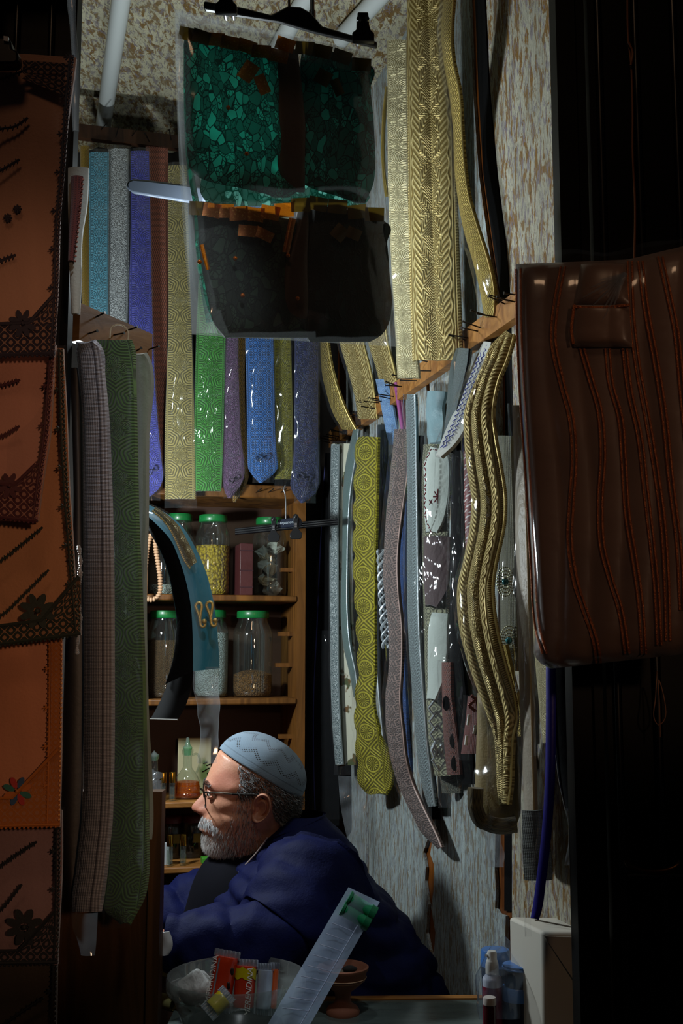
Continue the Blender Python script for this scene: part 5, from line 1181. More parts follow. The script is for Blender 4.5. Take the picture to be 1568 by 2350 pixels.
# fourth shelf
for i, (px, lab) in enumerate(((388, 'red lidded dark jar in deep shade by the cabinet edge'), (440, 'red lidded dark jar in deep shade behind the scent bottles'))):
    b = shelfpt(px, 3, .07); t = thing('dark_jar', lab, 'jar', b, 'red lidded jars in deep shade')
    m = MB(); m.lathe([(.03, 0), (.033, .005), (.033, .075), (.028, .085)], b, 24); obj('glass', m, glassy('smoke_glass', (.5, .5, .45), .02, .02), t)
    m = MB(); m.lathe([(.031, .086), (.031, .1), (.029, .102), (0, .102)], b, 24); obj('lid', m, M_lidd, t)
    m = MB(); m.box(b + NB * .032 + Vector((.01, 0, .05)), (.022, .003, .022), RROT); obj('label_sticker', m, plain('yellow_sticker', (150, 130, 60), .7), t)
b = shelfpt(381, 3, .165); m = MB(); m.box(b + Vector((0, 0, .026)), (.018, .012, .052), RROT); root('carton', m, plain('white_carton', (180, 184, 186), .6), 'small white carton behind the gold capped bottle at the cabinet', 'carton', bevel=.001)
b = shelfpt(494, 3, .17); t = thing('patterned_box', 'small white printed box with dark pictures and green end under the beard', 'box', b)
m = MB(); m.box(b + Vector((.006, 0, .0125)), (.045, .03, .025), RROT); obj('carton_body', m, plain('box_white', (206, 210, 206), .5), t, bevel=.001)
m = MB(); m.box(b + VX * -.024 + Vector((0, 0, .0075)), (.02, .028, .015), RROT); obj('green_end', m, plain('box_green', (70, 150, 40), .5), t, bevel=.001)
for k in range(3):
    m = MB(); m.box(b + VX * (-.010 + .015 * k) + NB * .0155 + Vector((0, 0, .019)), (.009, .001, .008), RROT); obj('printed_picture', m, plain('print_%d' % k, [(20, 16, 14), (90, 40, 26), (130, 40, 30)][k], .5), t)
# ------------------------------------------------------------------ counter and the things on it
cz = onZ(1000, 2296, ZCOUNT)
YB_ = cz.y
N = NT('counter_glass_top'); n = N.noise(N.co('Object', (1, 5, 1)), 6., 5, .6); N.pbr(N.mixc(n, lin((44, 54, 52)), lin((104, 116, 112))), .22, 0, None, .5)
m = MB(); x0, x1 = at(378, 2300, 1.9).x, XJ + .05
tilt = .05
m.prism([Vector((x0, YB_ - .01, ZCOUNT)), Vector((x1, YB_ + .008, ZCOUNT)), Vector((x1, 1.66, ZCOUNT)), Vector((x0, 1.66, ZCOUNT))], Vector((0, 0, -.03)))
ctr = root('counter', m, N.mat, 'shop counter with dull glass top and wooden back edge', 'counter', smooth=False)
m = MB(); m.prism([Vector((x0, YB_ - .01, ZCOUNT + .003)), Vector((x1, YB_ + .008, ZCOUNT + .003)), Vector((x1, YB_ + .026, ZCOUNT + .003)), Vector((x0, YB_ + .008, ZCOUNT + .003))], Vector((0, 0, -.04))); obj('edge_strip', m, M_woodl, ctr, smooth=False)
m = MB(); m.box(((x0 + x1) / 2, 1.70, (ZCOUNT - .03) / 2), (x1 - x0, .03, ZCOUNT - .03)); obj('front_panel', m, M_woodcab, ctr, smooth=False)
def onC(px, py): return onZ(px, py, ZCOUNT)
# glass bowl
bc = Vector((at(543, 2235, 1.86).x, 1.86, ZCOUNT)); rim = at(543, 2235, 1.86).z - ZCOUNT; RB = 157 * 1.86 / F / 1.02
bowl = thing('glass_bowl', 'large clear glass bowl holding wrapped biscuit packs', 'bowl', bc)
m = MB(); pr = [(RB * .42, .001), (RB * .55, .004), (RB * .78, rim * .35), (RB * .90, rim * .68), (RB * .93, rim * .73), (RB * .985, rim * .76), (RB, rim * .80), (RB, rim * .97), (RB * .985, rim), (RB * .965, rim * .97), (RB * .96, rim * .8), (RB * .91, rim * .74), (RB * .86, rim * .62), (RB * .74, rim * .36), (RB * .5, .010), (0, .008)]
m.lathe(pr, bc, 64); obj('bowl_body', m, M_glass_bowl, bowl)
M_foil = plain('foil', (190, 196, 206), .25, .7, bump=.5, bscale=60)
def wrapper(nm, label, px, pyt, pyb, w_px, Y, lean, col, parts):
    top, bot = at(px + lean, pyt, Y), at(px, pyb, Y - .01); r = w_px / 2 * Y / F
    t = thing(nm, label, 'biscuit pack', bot, 'wrapped biscuit packs in the glass bowl'); ax = (top - bot).normalized(); xd = Vector((1, 0, 0)); xd = (xd - ax * xd.dot(ax)).normalized(); yd = ax.cross(xd); L = (top - bot).length
    m = MB()
    def f(u, v):
        a = 2 * PI * u; e = 1 if .05 < v < .95 else .93
        rr = r * e * (1 + .03 * noise.noise(Vector((math.cos(a), math.sin(a), v * 4)) * 2))
        return bot + ax * (L * (.04 + .92 * v)) + xd * rr * math.cos(a) + yd * rr * .8 * math.sin(a)
    m.grid(f, 28, 14, True); nb = len(m.v); m.f.append(tuple(range(28))); m.f.append(tuple(nb - 28 + k for k in range(28)))
    obj('wrapper', m, col, t)
    for vv, s in ((1.0, 1), (0., -1)):
        m = MB(); c = bot + ax * L * (.94 if s > 0 else .06)
        def g(u, v): return c + xd * r * 1.12 * (2 * u - 1) + ax * s * (.011 * v) - yd * (.001 + .002 * math.sin(u * 40))
        m.grid(g, 40, 2); obj('crimped_end', m, M_foil, t)
    return t, bot, ax, xd, yd, r, L
M_or = plain('red_wrapper', (190, 52, 20), .25, .1, bump=.2, coat=.4); M_or2 = plain('orange_wrapper', (200, 84, 22), .3, coat=.4); M_yl = plain('yellow_wrapper', (190, 170, 10), .3, coat=.3); M_lt = plain('white_print', (232, 226, 220), .5); M_sil = plain('silver_wrapper', (168, 178, 196), .3, .4, bump=.4)
t, b0, ax, xd, yd, r, L = wrapper('biscuit_pack', 'red biscuit pack with white lettering, tallest in the bowl', 500, 2190, 2312, 52, 1.84, 22, M_or, None)
yf = -yd if yd.y > 0 else yd
def onpack(u, v, lift=.0006):
    a = PI * 1.5 + u; s = math.sin(a); 
    return b0 + ax * L * v + xd * (r + lift) * math.cos(a) + yf * (-1) * ((r * .8 + lift) * s)
m = MB(); m.grid(lambda u, v: onpack(-.62 + .16 * u, .05 + .88 * v, .001), 3, 10); obj('foil_stripe', m, M_foil, t)
text('lettering', 'MERENDINA', .0125, onpack(-.95, .52, .0016), ax, (xd * -.6 + yf * .0 + xd * 0) if False else (xd.cross(ax) * 0 - xd), M_lt, t, .0003)
for (u, v) in ((.75, .72), (.62, .45)):
    m = MB(); m.sphere(onpack(u, v, .0), .006, 8, 6, (.6, .3, 1)); obj('printed_drop', m, plain('cocoa_print', (40, 18, 12), .4), t)
t, b0, ax, xd, yd, r, L = wrapper('biscuit_pack', 'red and yellow biscuit pack in the middle of the bowl', 558, 2212, 2316, 46, 1.84, 8, M_or, None)
yf = -yd if yd.y > 0 else yd
m = MB(); m.grid(lambda u, v: onpack(-1.3 + 2.6 * u, .72 + .24 * v - .06 * abs(math.sin(u * 8)), .0008), 20, 6); obj('yellow_top', m, M_yl, t)
text('lettering', 'MERENDINA', .0125, onpack(.45, .40, .0016), ax, -xd, M_lt, t, .0003, .3)
t, b0, ax, xd, yd, r, L = wrapper('biscuit_pack', 'silver backed orange biscuit pack at the bowl side near the zip sleeve', 604, 2222, 2318, 34, 1.84, 6, M_sil, None)
t, b0, ax, xd, yd, r, L = wrapper('biscuit_pack', 'small orange biscuit pack, last in the row in the bowl', 624, 2220, 2318, 20, 1.845, 6, M_or2, None)
t, b0, ax, xd, yd, r, L = wrapper('biscuit_pack', 'yellow ended biscuit pack lying at the bowl bottom', 486, 2288, 2316, 40, 1.81, 30, M_yl, None)
c = at(452, 2250, 1.90); m = MB(); m.sphere(c - Vector((0, 0, .012)), .034, 20, 14, (1.05, .8, .7)); m.v = [v + Vector((noise.noise(v * 40), 0, noise.noise(v * 40 + Vector((5, 0, 0))))) * .012 for v in m.v]
root('crumpled_plastic', m, clothmat('frosted_plastic', (176, 176, 172), .5, .2, 30.), 'crumpled frosted plastic wad lying in the glass bowl', 'plastic wad')
m = MB(); m.sphere(bc + Vector((.0, -.02, .028)), .075, 24, 12, (1.0, .7, .34)); m.v = [v + Vector((0, 0, noise.noise(v * 30))) * .012 for v in m.v]
root('dark_cloth', m, plain('dark_rag', (14, 12, 10), .9, bump=.5), 'dark crumpled rag in the bottom of the glass bowl', 'rag')
# rolled yellow papers by the bowl
for (x, y, lab) in ((388, 2222, 'rolled pale yellow paper above another by the bowl'), (392, 2300, 'rolled pale yellow paper low beside the bowl')):
    p = at(x, y, 2.02); m = MB(); m.tube([p + Vector((-.05, .03, 0)), p + Vector((.008, -.01, 0))], .013, 16, False); m.tube([p + Vector((-.05, .03, 0)), p + Vector((.008, -.01, 0))], .011, 16, False)
    k = p.z - ZCOUNT
    root('paper_roll', m, plain('roll_paper', (150, 146, 90), .7), lab, 'paper roll', 'rolled papers')
# clear zip sleeve with green spools
zp = thing('zip_sleeve', 'long clear zip sleeve with green spools leaning in front of the person', 'plastic sleeve', at(672, 2345, 1.80))
zr = lambda off: (lambda u, v: None)
za, zb, zc_, zd = (800, 2036), (872, 2070), (606, 2365), (704, 2365)
def zpt(u, v, off=0.):
    x = (za[0] * (1 - u) + zb[0] * u) * (1 - v) + (zc_[0] * (1 - u) + zd[0] * u) * v; y = (za[1] * (1 - u) + zb[1] * u) * (1 - v) + (zc_[1] * (1 - u) + zd[1] * u) * v
    p = at(x, y, 1.80 - .05 * v); return p + cdir(p) * off
m = MB(); m.grid(lambda u, v: zpt(u, v, .012 * math.sin(PI * u) + .003 * noise.noise(zpt(u, v) * 40)), 12, 40); m.grid(lambda u, v: zpt(u, v, -.014 * math.sin(PI * u)), 8, 30)
obj('sleeve_film', m, film('zip_film', haze=.62, rough=.18, scale=8., fbase=.04, hazecol=(.62, .76, 1.), bst=.6), zp)
M_gs = plain('green_spool', (26, 140, 90), .45)
for k, v in enumerate((.075, .145)):
    m = MB(); a, b = zpt(.22, v - .012, 0), zpt(.86, v + .012, 0); m.tube([a, b], .0105, 14); s = obj('thread_spool', m, M_gs, zp)
    m = MB(); d = (b - a).normalized(); m.tube([b, b + d * .010], .0125, 16); m.tube([a - d * .004, a], .0125, 16); obj('spool_end', m, plain('spool_rim', (20, 110, 70), .4), s)
    m = MB(); m.tube([b + d * .010, b + d * .011], .005, 12); obj('spool_hole', m, plain('spool_core', (120, 80, 40), .6), s)
m = MB()
for k in range(9):
    v = .24 + k * .075; m.tube([zpt(.12, v, .013), zpt(.5, v + .005, .016), zpt(.8, v + .012, .011)], .0007, 5)
m.tube([zpt(.78, v, .012) for v in (.2, .4, .6, .8, .95)], .0009, 5)
obj('fold_line', m, plain('fold_white', (170, 184, 214), .4), zp)
# clay incense bowl
p = onC(776, 2326); p2 = p; sc = p.y / F; h = p.z; ht = at(790, 2216, p.y).z - ZCOUNT
cb = thing('clay_burner', 'small footed clay incense bowl with two pale stripes', 'burner', p)
cx = Vector((0, 0, 0)); r = 56 * sc / 1.02
m = MB(); m.lathe([(r * .66, 0), (r * .68, ht * .06), (r * .60, ht * .14), (r * .36, ht * .22), (r * .30, ht * .34), (r * .34, ht * .46), (r * .72, ht * .62), (r * .92, ht * .74), (r * .96, ht * .88), (r * 1.03, ht * .93), (r * 1.04, ht * .98), (r * .98, ht), (r * .90, ht * .97), (r * .82, ht * .86), (r * .5, ht * .74), (0, ht * .72)], p + Vector((.008, 0, 0)), 48)
obj('clay_body', m, plain('terracotta', (120, 70, 48), .8, bump=.2), cb)
for zz, rr in ((.70, .865), (.76, .935)):
    m = MB(); m.lathe([(r * rr * .99, ht * zz), (r * rr + .0012, ht * (zz + .006)), (r * (rr + .01), ht * (zz + .014))], p + Vector((.008, 0, 0)), 48); obj('painted_stripe', m, plain('pale_slip', (170, 140, 110), .8), cb)
m = MB(); m.lathe([(r * .72, ht * .80), (r * .5, ht * .86), (0, ht * .88)], p + Vector((.008, 0, 0)), 32); obj('ash', m, plain('ash', (110, 98, 84), .95, bump=.6), cb)
m = MB(); m.sphere(p + Vector((.02, 0, ht * .93)), .008, 8, 6, (1.6, 1, .7)); obj('charcoal_lump', m, plain('charcoal', (24, 22, 20), .9, bump=.8), cb)
# spray bottle and vial
p = onC(1131, 2352); p.y = 1.80; p = at(1131, 2300, 1.80); p.z = ZCOUNT; sc = 1.80 / F
def zat(y, Y=1.80): return at(1131, y, Y).z - ZCOUNT
sb = thing('spray_bottle', 'white pump spray bottle with crimson label', 'spray bottle', p)
r = 22 * sc
zl = zat(2262); zs = zat(2242)
m = MB(); m.lathe([(r * .95, 0), (r, .003), (r, zl)], p, 28); obj('label_band', m, plain('crimson_label', (120, 22, 52), .5), sb)
m = MB(); m.lathe([(r * .985, zl), (r * .985, zs - .004), (r * .9, zs), (r * .62, zs + .004), (r * .62, zs + .008)], p, 28); obj('bottle_shoulder', m, plain('milky_plastic', (190, 196, 214), .3), sb)
m = MB(); z0 = zs + .005; z1, z2, z3 = zat(2214), zat(2204), zat(2182); m.lathe([(r * .66, z0), (r * .66, z1), (r * .58, z2 - .001), (r * .56, z2), (r * .50, z2 + .001), (r * .48, z3 - .002), (r * .4, z3), (0, z3)], p, 24); obj('pump_head', m, plain('pump_white', (206, 206, 202), .45), sb)
m = MB(); m.tube([p + Vector((-r * .48, 0, z3 - .006)), p + Vector((-r * .62, -.003, z3 - .006))], .0022, 8); obj('nozzle', m, M_white, sb)
p = at(1124, 2300, 1.745); p.z = ZCOUNT; r = 14.5 * 1.745 / F; zt = at(1124, 2288, 1.745).z - ZCOUNT; zc2 = at(1124, 2303, 1.745).z - ZCOUNT
vb = thing('small_vial', 'small dark red bottle with ridged white cap before the spray bottle', 'bottle', p)
m = MB(); m.lathe([(r * .9, 0), (r * .95, .002), (r * .95, zc2 - .004), (r * .7, zc2)], p, 24); obj('bottle_body', m, plain('dark_red_glass', (60, 12, 16), .2), vb)
m = MB(); m.lathe([(r, zc2 - .001), (r, zt - .002), (r * .92, zt), (0, zt)], p, 24); obj('cap', m, plain('cap_white', (200, 190, 184), .5), vb)
# blue lidded tubs in a clear bag
tg = 'blue lidded tubs in a clear bag'
M_tub = plain('smoky_tub', (24, 34, 52), .2); M_bl = plain('blue_lid', (70, 120, 190), .3)
def tub(label, px, y0, y1, w, Y):
    b = at(px, y1, Y); t_ = at(px, y0, Y); r = w / 2 * Y / F; h = t_.z - b.z
    t = thing('tub', label, 'tub', b, tg); m = MB(); m.lathe([(r * .86, 0), (r * .9, .003), (r * .95, h * .8), (r * .9, h * .82), (0, h * .82)], b, 28); obj('tub_body', m, M_tub, t)
    m = MB(); m.lathe([(r, h * .80), (r, h * .86), (r * .96, h * .88), (r * .96, h * .98), (r * .9, h), (0, h)], b, 28); obj('lid', m, M_bl, t)
zct = lambda Y: None
ycnt = lambda Y: 1175 - F * math.tan(math.atan2(ZCOUNT - 1.5, Y) - PITCH)
tub('dark tub with blue lid, upper one of the stack nearest the parcel', 1192, 2212, 2262, 74, 1.80)
tub('dark tub with blue lid, lower one of the stack nearest the parcel', 1192, 2262, ycnt(1.80), 74, 1.80)
tub('blue tub standing behind the white spray bottle', 1140, 2178, ycnt(1.90), 66, 1.90)
m = MB()
def tb(u, v):
    a = 2 * PI * u; cx, cy = 1168, 0
    y = 2160 + (2340 - 2160) * v; w = (62 * min(1, (v * 2.2) ** .6 + .05)) * (1 + .06 * math.sin(a * 5)); x = 1164 + w * math.cos(a) + (1 - v) * -10
    return at(x, y + 12 * math.sin(a * 2) * (1 - v), 1.845 + .085 * math.sin(a) * min(1, v * 2 + .1))
m.grid(tb, 40, 16, True); m.v = [v + Vector((noise.noise(v * 30), noise.noise(v * 30 + Vector((3, 0, 0))), 0)) * .008 for v in m.v]
root('clear_bag', m, film('tub_film', haze=.16, rough=.1, scale=10., hazecol=(.55, .7, .9), fbase=.02), 'clear plastic bag wrapped round the blue lidded tubs', 'plastic bag')
# paper parcel
px_t = [(1166, 2102), (1236, 2102), (1326, 2136), (1244, 2140)]
Yp = 1.72
pf = [at(1244, 2140, Yp), at(1330, 2136, Yp)]
zt = (pf[0].z + pf[1].z) / 2
A_ = at(1244, 2140, Yp); A_.z = zt; Bk = onZ(1168, 2103, zt); 
side = Bk - A_; fr = Vector((.11, -.012, 0)); 
pp = thing('paper_parcel', 'white paper wrapped parcel with folded ends standing on the counter', 'parcel', Vector((A_.x + .03, A_.y + .05, ZCOUNT)))
M_paper = plain('wrap_paper', (216, 210, 196), .75, bump=.25, bscale=14, var=.05)
m = MB(); base = [A_, A_ + fr, A_ + fr + side, A_ + side]
m.prism([Vector((q.x, q.y, zt)) for q in base], Vector((0, 0, ZCOUNT - zt))); obj('parcel_body', m, M_paper, pp, bevel=.005)
nf = fr.cross(Vector((0, 0, 1))).normalized(); nf = nf if nf.y < 0 else -nf
def onface(u, v, o=.001): return A_ + fr * u + Vector((0, 0, (ZCOUNT - zt) * v)) + nf * o
m = MB(); m.prism([onface(.03, .03, .0012), onface(.97, .03, .0012), onface(.5, .42, .004)], nf * .001); m.prism([onface(.03, .97, .0012), onface(.97, .97, .0012), onface(.5, .6, .004)], nf * .001); obj('paper_flap', m, M_paper, pp, smooth=False)
m = MB(); m.prism([onface(.0, .94, .0), onface(.16, .80, .008), onface(.3, .9, .004), onface(.1, 1.0, .004)], nf * .003); obj('torn_fold', m, M_paper, pp, smooth=False)
m = MB(); q0 = A_ + fr * .25 + side * .75; q1 = A_ + fr * .55 + side * .3; q2 = A_ + fr * .8 + side * .12; q3 = A_ + fr * 1. + side * .1
m.tube([Vector((q.x, q.y, zt + .001)) for q in (q0, q1)], .0012, 5); m.tube([Vector((q.x, q.y, zt + .001)) for q in (q2, q3)], .0016, 5); obj('paper_tear', m, plain('tear_dark', (70, 60, 46), .9), pp)
# ------------------------------------------------------------------ the seated shopkeeper
Y0 = 2.27
EPS = math.radians(7)
Fd = Vector((-math.cos(EPS), -math.sin(EPS), 0)); Ld = Vector((math.sin(EPS), -math.cos(EPS), 0))
HX = 581
def hp3(x, y, s, up_in=False):
    """point of the head: pixel of the profile drawing plus lateral distance s (towards the camera)"""
    if up_in:
        rx, ry = x - 598, y - 1774; al = rx * .85 + ry * .527; up = rx * .527 - ry * .85
        if up > -6:
            e = (al / 110) ** 2 + (max(0, up) / 86) ** 2 + (s / .0835) ** 2
            if e > .84:
                k = (.84 / e) ** .5; k = k + (1 - k) * max(0, -up / 6); x, y, s = 598 + rx * k, 1774 + ry * k, s * k
    p = at(x, y, Y0); c = at(HX, y, Y0)
    return Vector((c.x, Y0, p.z)) + Fd * (c.x - p.x) + Ld * s
person = thing('person', 'bearded person in glasses, pale blue knitted cap and navy quilted jacket leaning forward', 'person', (at(760, 2300, Y0).x, Y0, 0))
ysF = [1688, 1700, 1720, 1740, 1760, 1780, 1795, 1806, 1816, 1830, 1845, 1858, 1868, 1878, 1886, 1893, 1900, 1907, 1916, 1930, 1942, 1952, 1960, 1972, 1990, 2020, 2060]
frontv = [560, 520, 505, 495, 485, 476.5, 471.5, 470.5, 476, 477.5, 476, 472, 466, 462.5, 461.5, 465, 461.5, 465.5, 468, 469, 474, 486, 506, 530, 540, 548, 560]
backv_ = [610, 650, 670, 681, 687, 690, 690, 690, 689, 687, 684, 680, 677, 673, 669, 666, 663, 661, 658, 655, 654, 654, 655, 657, 662, 680, 700]
halfw = [.020, .046, .063, .071, .0755, .0775, .0775, .0772, .0768, .0755, .0735, .071, .0695, .068, .067, .066, .065, .064, .0625, .059, .056, .054, .053, .053, .055, .062, .075]
ff_, fbk, fw = pchip(ysF, frontv), pchip(ysF, backv_), pchip(ysF, halfw)
noseA = pchip([1800, 1808, 1818, 1828, 1838, 1848, 1853, 1859, 1864, 1870, 1876], [0, 2, 10, 19, 28, 33.5, 32.5, 27, 14, 4, 0])
noseS = pchip([1800, 1820, 1840, 1852, 1870], [.010, .0095, .012, .0135, .013])
G = lambda x, m, s: math.exp(-((x - m) / s) ** 2)
def headpt(u, v):
    y = 1688 + (2060 - 1688) * v
    a = 2 * PI * u; ca, sa = math.cos(a), math.sin(a)
    fx, bx, w = ff_(y), fbk(y), fw(y)
    c = (fx + bx) / 2; hd = (bx - fx) / 2
    n = 2.35
    k = (abs(ca) ** n + abs(sa) ** n) ** (-1 / n)
    # face narrows towards the front below the cheekbones
    nar = 1 - .20 * max(0, ca) ** 2 * min(1, max(0, (y - 1850) / 60))
    s = w * k * sa * nar; x = c - hd * k * ca
    fr = max(0, ca) ** .5 if ca > 0 else 0
    as_ = abs(s)
    d = noseA(y) * math.exp(-(as_ / noseS(y)) ** 2.2) if 1798 < y < 1878 else 0
    d += 9 * G(as_, .0165, .0065) * G(y, 1857, 8)                    # nostril wings
    d -= 7 * G(as_, .0075, .004) * G(y, 1866, 3)                     # nostril shade
    d -= 13 * G(as_, .031, .016) * G(y, 1817, 11)                    # eye sockets
    d += 5 * G(as_, .032, .020) * G(y, 1796, 7)                      # brow ridge
    d += 4 * G(as_, .046, .014) * G(y, 1838, 12)                     # cheekbones
    d += 3.5 * G(as_, .0, .020) * G(y, 1886, 5) + 4 * G(as_, 0, .018) * G(y, 1899, 4.5) - 4 * G(as_, 0, .022) * G(y, 1893, 2.4)
    d -= 3 * G(as_, .027, .006) * G(y, 1872, 16)                     # fold beside the mouth
    x -= d * fr
    lat = 0
    if ca > -.5: lat -= .006 * G(y, 1800, 16) * G(x, 535, 22)           # temple
    lat += .004 * G(y, 1838, 14) * G(x, 520, 26)
    lat -= .004 * G(y, 1872, 16) * G(x, 530, 22)
    s += math.copysign(lat, sa) if abs(sa) > .2 else 0
    return hp3(x, y, s, True)
N = NT('skin'); co = N.co(); n = N.noise(co, 30., 4); n2 = N.noise(co, 190., 3); n3 = N.noise(co, 12., 3)
col = N.mixc(n, lin((190, 128, 100)), lin((212, 156, 126))); col = N.mixc(N.m('MULTIPLY', N.sstep(n3, .45, .7), .5), col, lin((184, 108, 92)))
b = N.pbr(col, .45, 0, N.bump(N.m('ADD', n2, N.m('MULTIPLY', n, .5)), .28, .0016), .45)
b.inputs['Subsurface Weight'].default_value = .12; b.inputs['Subsurface Radius'].default_value = (.012, .005, .003); b.inputs['Subsurface Scale'].default_value = .4
M_skin = N.mat
mb = MB(); mb.grid(headpt, 96, 110, True)
nT = len(mb.v); cu = 96
mb.f.append(tuple(range(cu))); mb.f.append(tuple(nT - cu + k for k in range(cu))[::-1])
def limb(m, pts, rs, n=14):
    t = [0]
    for i in range(1, len(pts)): t.append(t[-1] + (Vector(pts[i]) - Vector(pts[i - 1])).length)
    fs = [pchip(t, [p[k] for p in pts]) for k in range(3)]; fr = pchip(t, rs); N_ = 6 * len(pts)
    m.tube([Vector([f(t[-1] * i / N_) for f in fs]) for i in range(N_ + 1)], [fr(t[-1] * i / N_) for i in range(N_ + 1)], n)
# torso, arms, legs and hands belong to the same body mesh
T = lambda x, y, Y: at(x, y, Y)
neck0 = T(610, 1985, Y0); hip = T(800, 2420, 2.28)
limb(mb, [neck0, T(660, 2050, 2.28), T(700, 2180, 2.28), hip], [.055, .12, .15, .15], 20)
sh_n, el_n, wr_n = T(690, 2050, 2.10), T(615, 2195, 2.03), T(380, 2172, 2.02)
sh_f, el_f, wr_f = T(590, 2030, 2.44), T(520, 2120, 2.46), T(365, 2100, 2.34)
for a_, b_, c_ in ((sh_n, el_n, wr_n), (sh_f, el_f, wr_f)):
    limb(mb, [a_, a_.lerp(b_, .5), b_, b_.lerp(c_, .5), c_], [.055, .047, .042, .036, .027])
    d = (c_ - b_).normalized(); side = d.cross(Vector((0, 0, 1))).normalized(); dn = Vector((0, 0, -1))
    pc = c_ + d * .055
    limb(mb, [c_, c_ + d * .03, pc, c_ + d * .085], [.026, .033, .036, .030], 12)
    for k, (o_, L) in enumerate(((-.027, .062), (-.009, .074), (.009, .070), (.026, .054))):
        q = c_ + d * .08 + side * o_; limb(mb, [q, q + d * L * .45 + dn * .006, q + d * L * .78 + dn * .022, q + d * L * .9 + dn * .04], [.0095, .0088, .008, .006], 10)
    q = c_ + d * .03 + side * .03; limb(mb, [q, q + d * .022 + side * .022 + dn * .008, q + d * .05 + side * .026 + dn * .02], [.012, .0105, .007], 10)
kn, kf = Vector((-.25, 2.16, .50)), Vector((-.25, 2.40, .50))
for k_, fy in ((kn, 2.16), (kf, 2.40)):
    limb(mb, [hip + Vector((0, fy - 2.28, -.02)), k_, Vector((-.22, fy, .28)), Vector((-.24, fy, .07)), Vector((-.38, fy, .035))], [.085, .06, .05, .035, .035])
body = obj('body', mb, M_skin, person)
# eyes and brows
for s_ in (.031, -.031):
    m = MB(); c = hp3(489.5, 1817, s_); m.sphere(c, .0112, 16, 12); e = obj('eye', m, plain('eye_white', (196, 186, 176), .2, var=.02), person)
    m = MB(); m.sphere(c + Fd * .0072, .0052, 12, 8); obj('iris', m, plain('iris_dark', (30, 18, 12), .12), e)
    m = MB()
    for yy, dz in ((1809, -.2), (1824, .1)):                         # lids
        pts = [hp3(x, yy + o, s_ + l) for x, o, l in ((490, 4 if dz < 0 else -3, -.013), (479.5, 0, -.006), (478, -1, 0), (480, 0, .007), (488, 4 if dz < 0 else -3, .014))]
        m.tube([Vector(p) for p in curve2([tuple(p) for p in pts], 14)], .0026, 8)
    obj('eyelid', m, M_skin, person)
M_hair = hairmat('grey_hair')
def strands(seeds, nseg, r0):
    """seeds: (root, direction, length, droop, curl, colour)"""
    m = MB(); m.col = []
    for (p, d, L, dr, curl, c) in seeds:
        pts = []; q = Vector(p); dd = Vector(d).normalized(); ph = RN.random() * 6.28; sd = dd.orthogonal().normalized()
        for i in range(nseg + 1):
            pts.append(q.copy()); dd = (dd + Vector((0, 0, -dr)) + (sd * math.cos(ph + i * 1.9) + dd.cross(sd) * math.sin(ph + i * 1.9)) * curl).normalized(); q = q + dd * (L / nseg)
        n0 = len(m.v); m.tube(pts, [r0 * (1 - .75 * i / nseg) for i in range(nseg + 1)], 3, False); m.col += [c] * (len(m.v) - n0)
    return m
def inpoly(x, y, P):
    r = False; j = len(P) - 1
    for i in range(len(P)):
        if (P[i][1] > y) != (P[j][1] > y) and x < (P[j][0] - P[i][0]) * (y - P[i][1]) / (P[j][1] - P[i][1]) + P[i][0]: r = not r
        j = i
    return r
def surfnorm(u, v):
    p = headpt(u, v); a = headpt(u + .004, v) - headpt(u - .004, v); b = headpt(u, v + .004) - headpt(u, v - .004)
    n = a.cross(b).normalized(); c = hp3(585, 1688 + 372 * v, 0)
    if n.dot(p - c) < 0: n = -n
    return p, n
def pxof(p):
    q = p - Vector((at(HX, 1850, Y0).x, Y0, 0)); f = q.dot(Fd)
    c = at(HX, 1850, Y0).x; return HX - f / (Y0 / F / 1.03)
beardP = [(538, 1818), (576, 1812), (580, 1870), (600, 1905), (604, 1935), (560, 1962), (500, 1962), (462, 1958), (455, 1903), (470, 1906), (492, 1912), (499, 1892), (510, 1876), (526, 1862), (534, 1842)]
moustP = [(448, 1870), (468, 1868), (486, 1872), (500, 1890), (494, 1902), (478, 1893), (462, 1889), (450, 1890)]
lip = [(452, 1896), (476, 1896), (490, 1903), (484, 1909), (462, 1908)]
def gcol(lo, hi, tint=(1, 1, 1)):
    g = RN.uniform(lo, hi); return tuple((g * t) for t in tint)
seeds = []; tries = 0
while len(seeds) < 5200 and tries < 120000:
    tries += 1
    y = RN.uniform(1812, 1962); v = (y - 1688) / 372; u = RN.uniform(-.36, .36)
    p, n = surfnorm(u, v); x = pxof(p)
    b_, m_ = inpoly(x, y, beardP), inpoly(x, y, moustP)
    if inpoly(x, y, lip) and y > 1892: continue
    if b_ and not m_:
        chin = min(1, max(0, (560 - x) / 80)) * min(1, max(0, (y - 1880) / 50))
        dens = (.12 + .55 * min(1, max(0, (y - 1870) / 50))) if x < 540 else .45
        if chin > .4: dens = .9
        if RN.random() > dens: continue
        L = .005 + .004 * chin + RN.uniform(0, .004)
        white = .22 + .5 * chin
        c = gcol(white, white + .4, (1, .98, .95)) if RN.random() < .5 + .48 * chin else gcol(.04, .14, (1, .85, .75))
        seeds.append((p, n * .35 + Vector((0, 0, -1)) + Fd * .2, L, .10, .35, c))
    elif m_:
        c = gcol(.4, .85) if RN.random() < .75 else gcol(.05, .14, (1, .9, .8))
        seeds.append((p, n * .3 + Vector((0, 0, -1)) + Ld * (.6 if (p - hp3(x, y, 0)).dot(Ld) > 0 else -.6),   .007 + RN.uniform(0, .004), .15, .2, c))
obj('beard', strands(seeds, 4, .00034), M_hair, person)
hairP = [(540, 1745), (600, 1780), (694, 1824), (694, 1862), (672, 1884), (640, 1884), (622, 1862), (616, 1822), (604, 1804), (578, 1812), (548, 1824), (540, 1806), (546, 1784)]
seeds = []; tries = 0
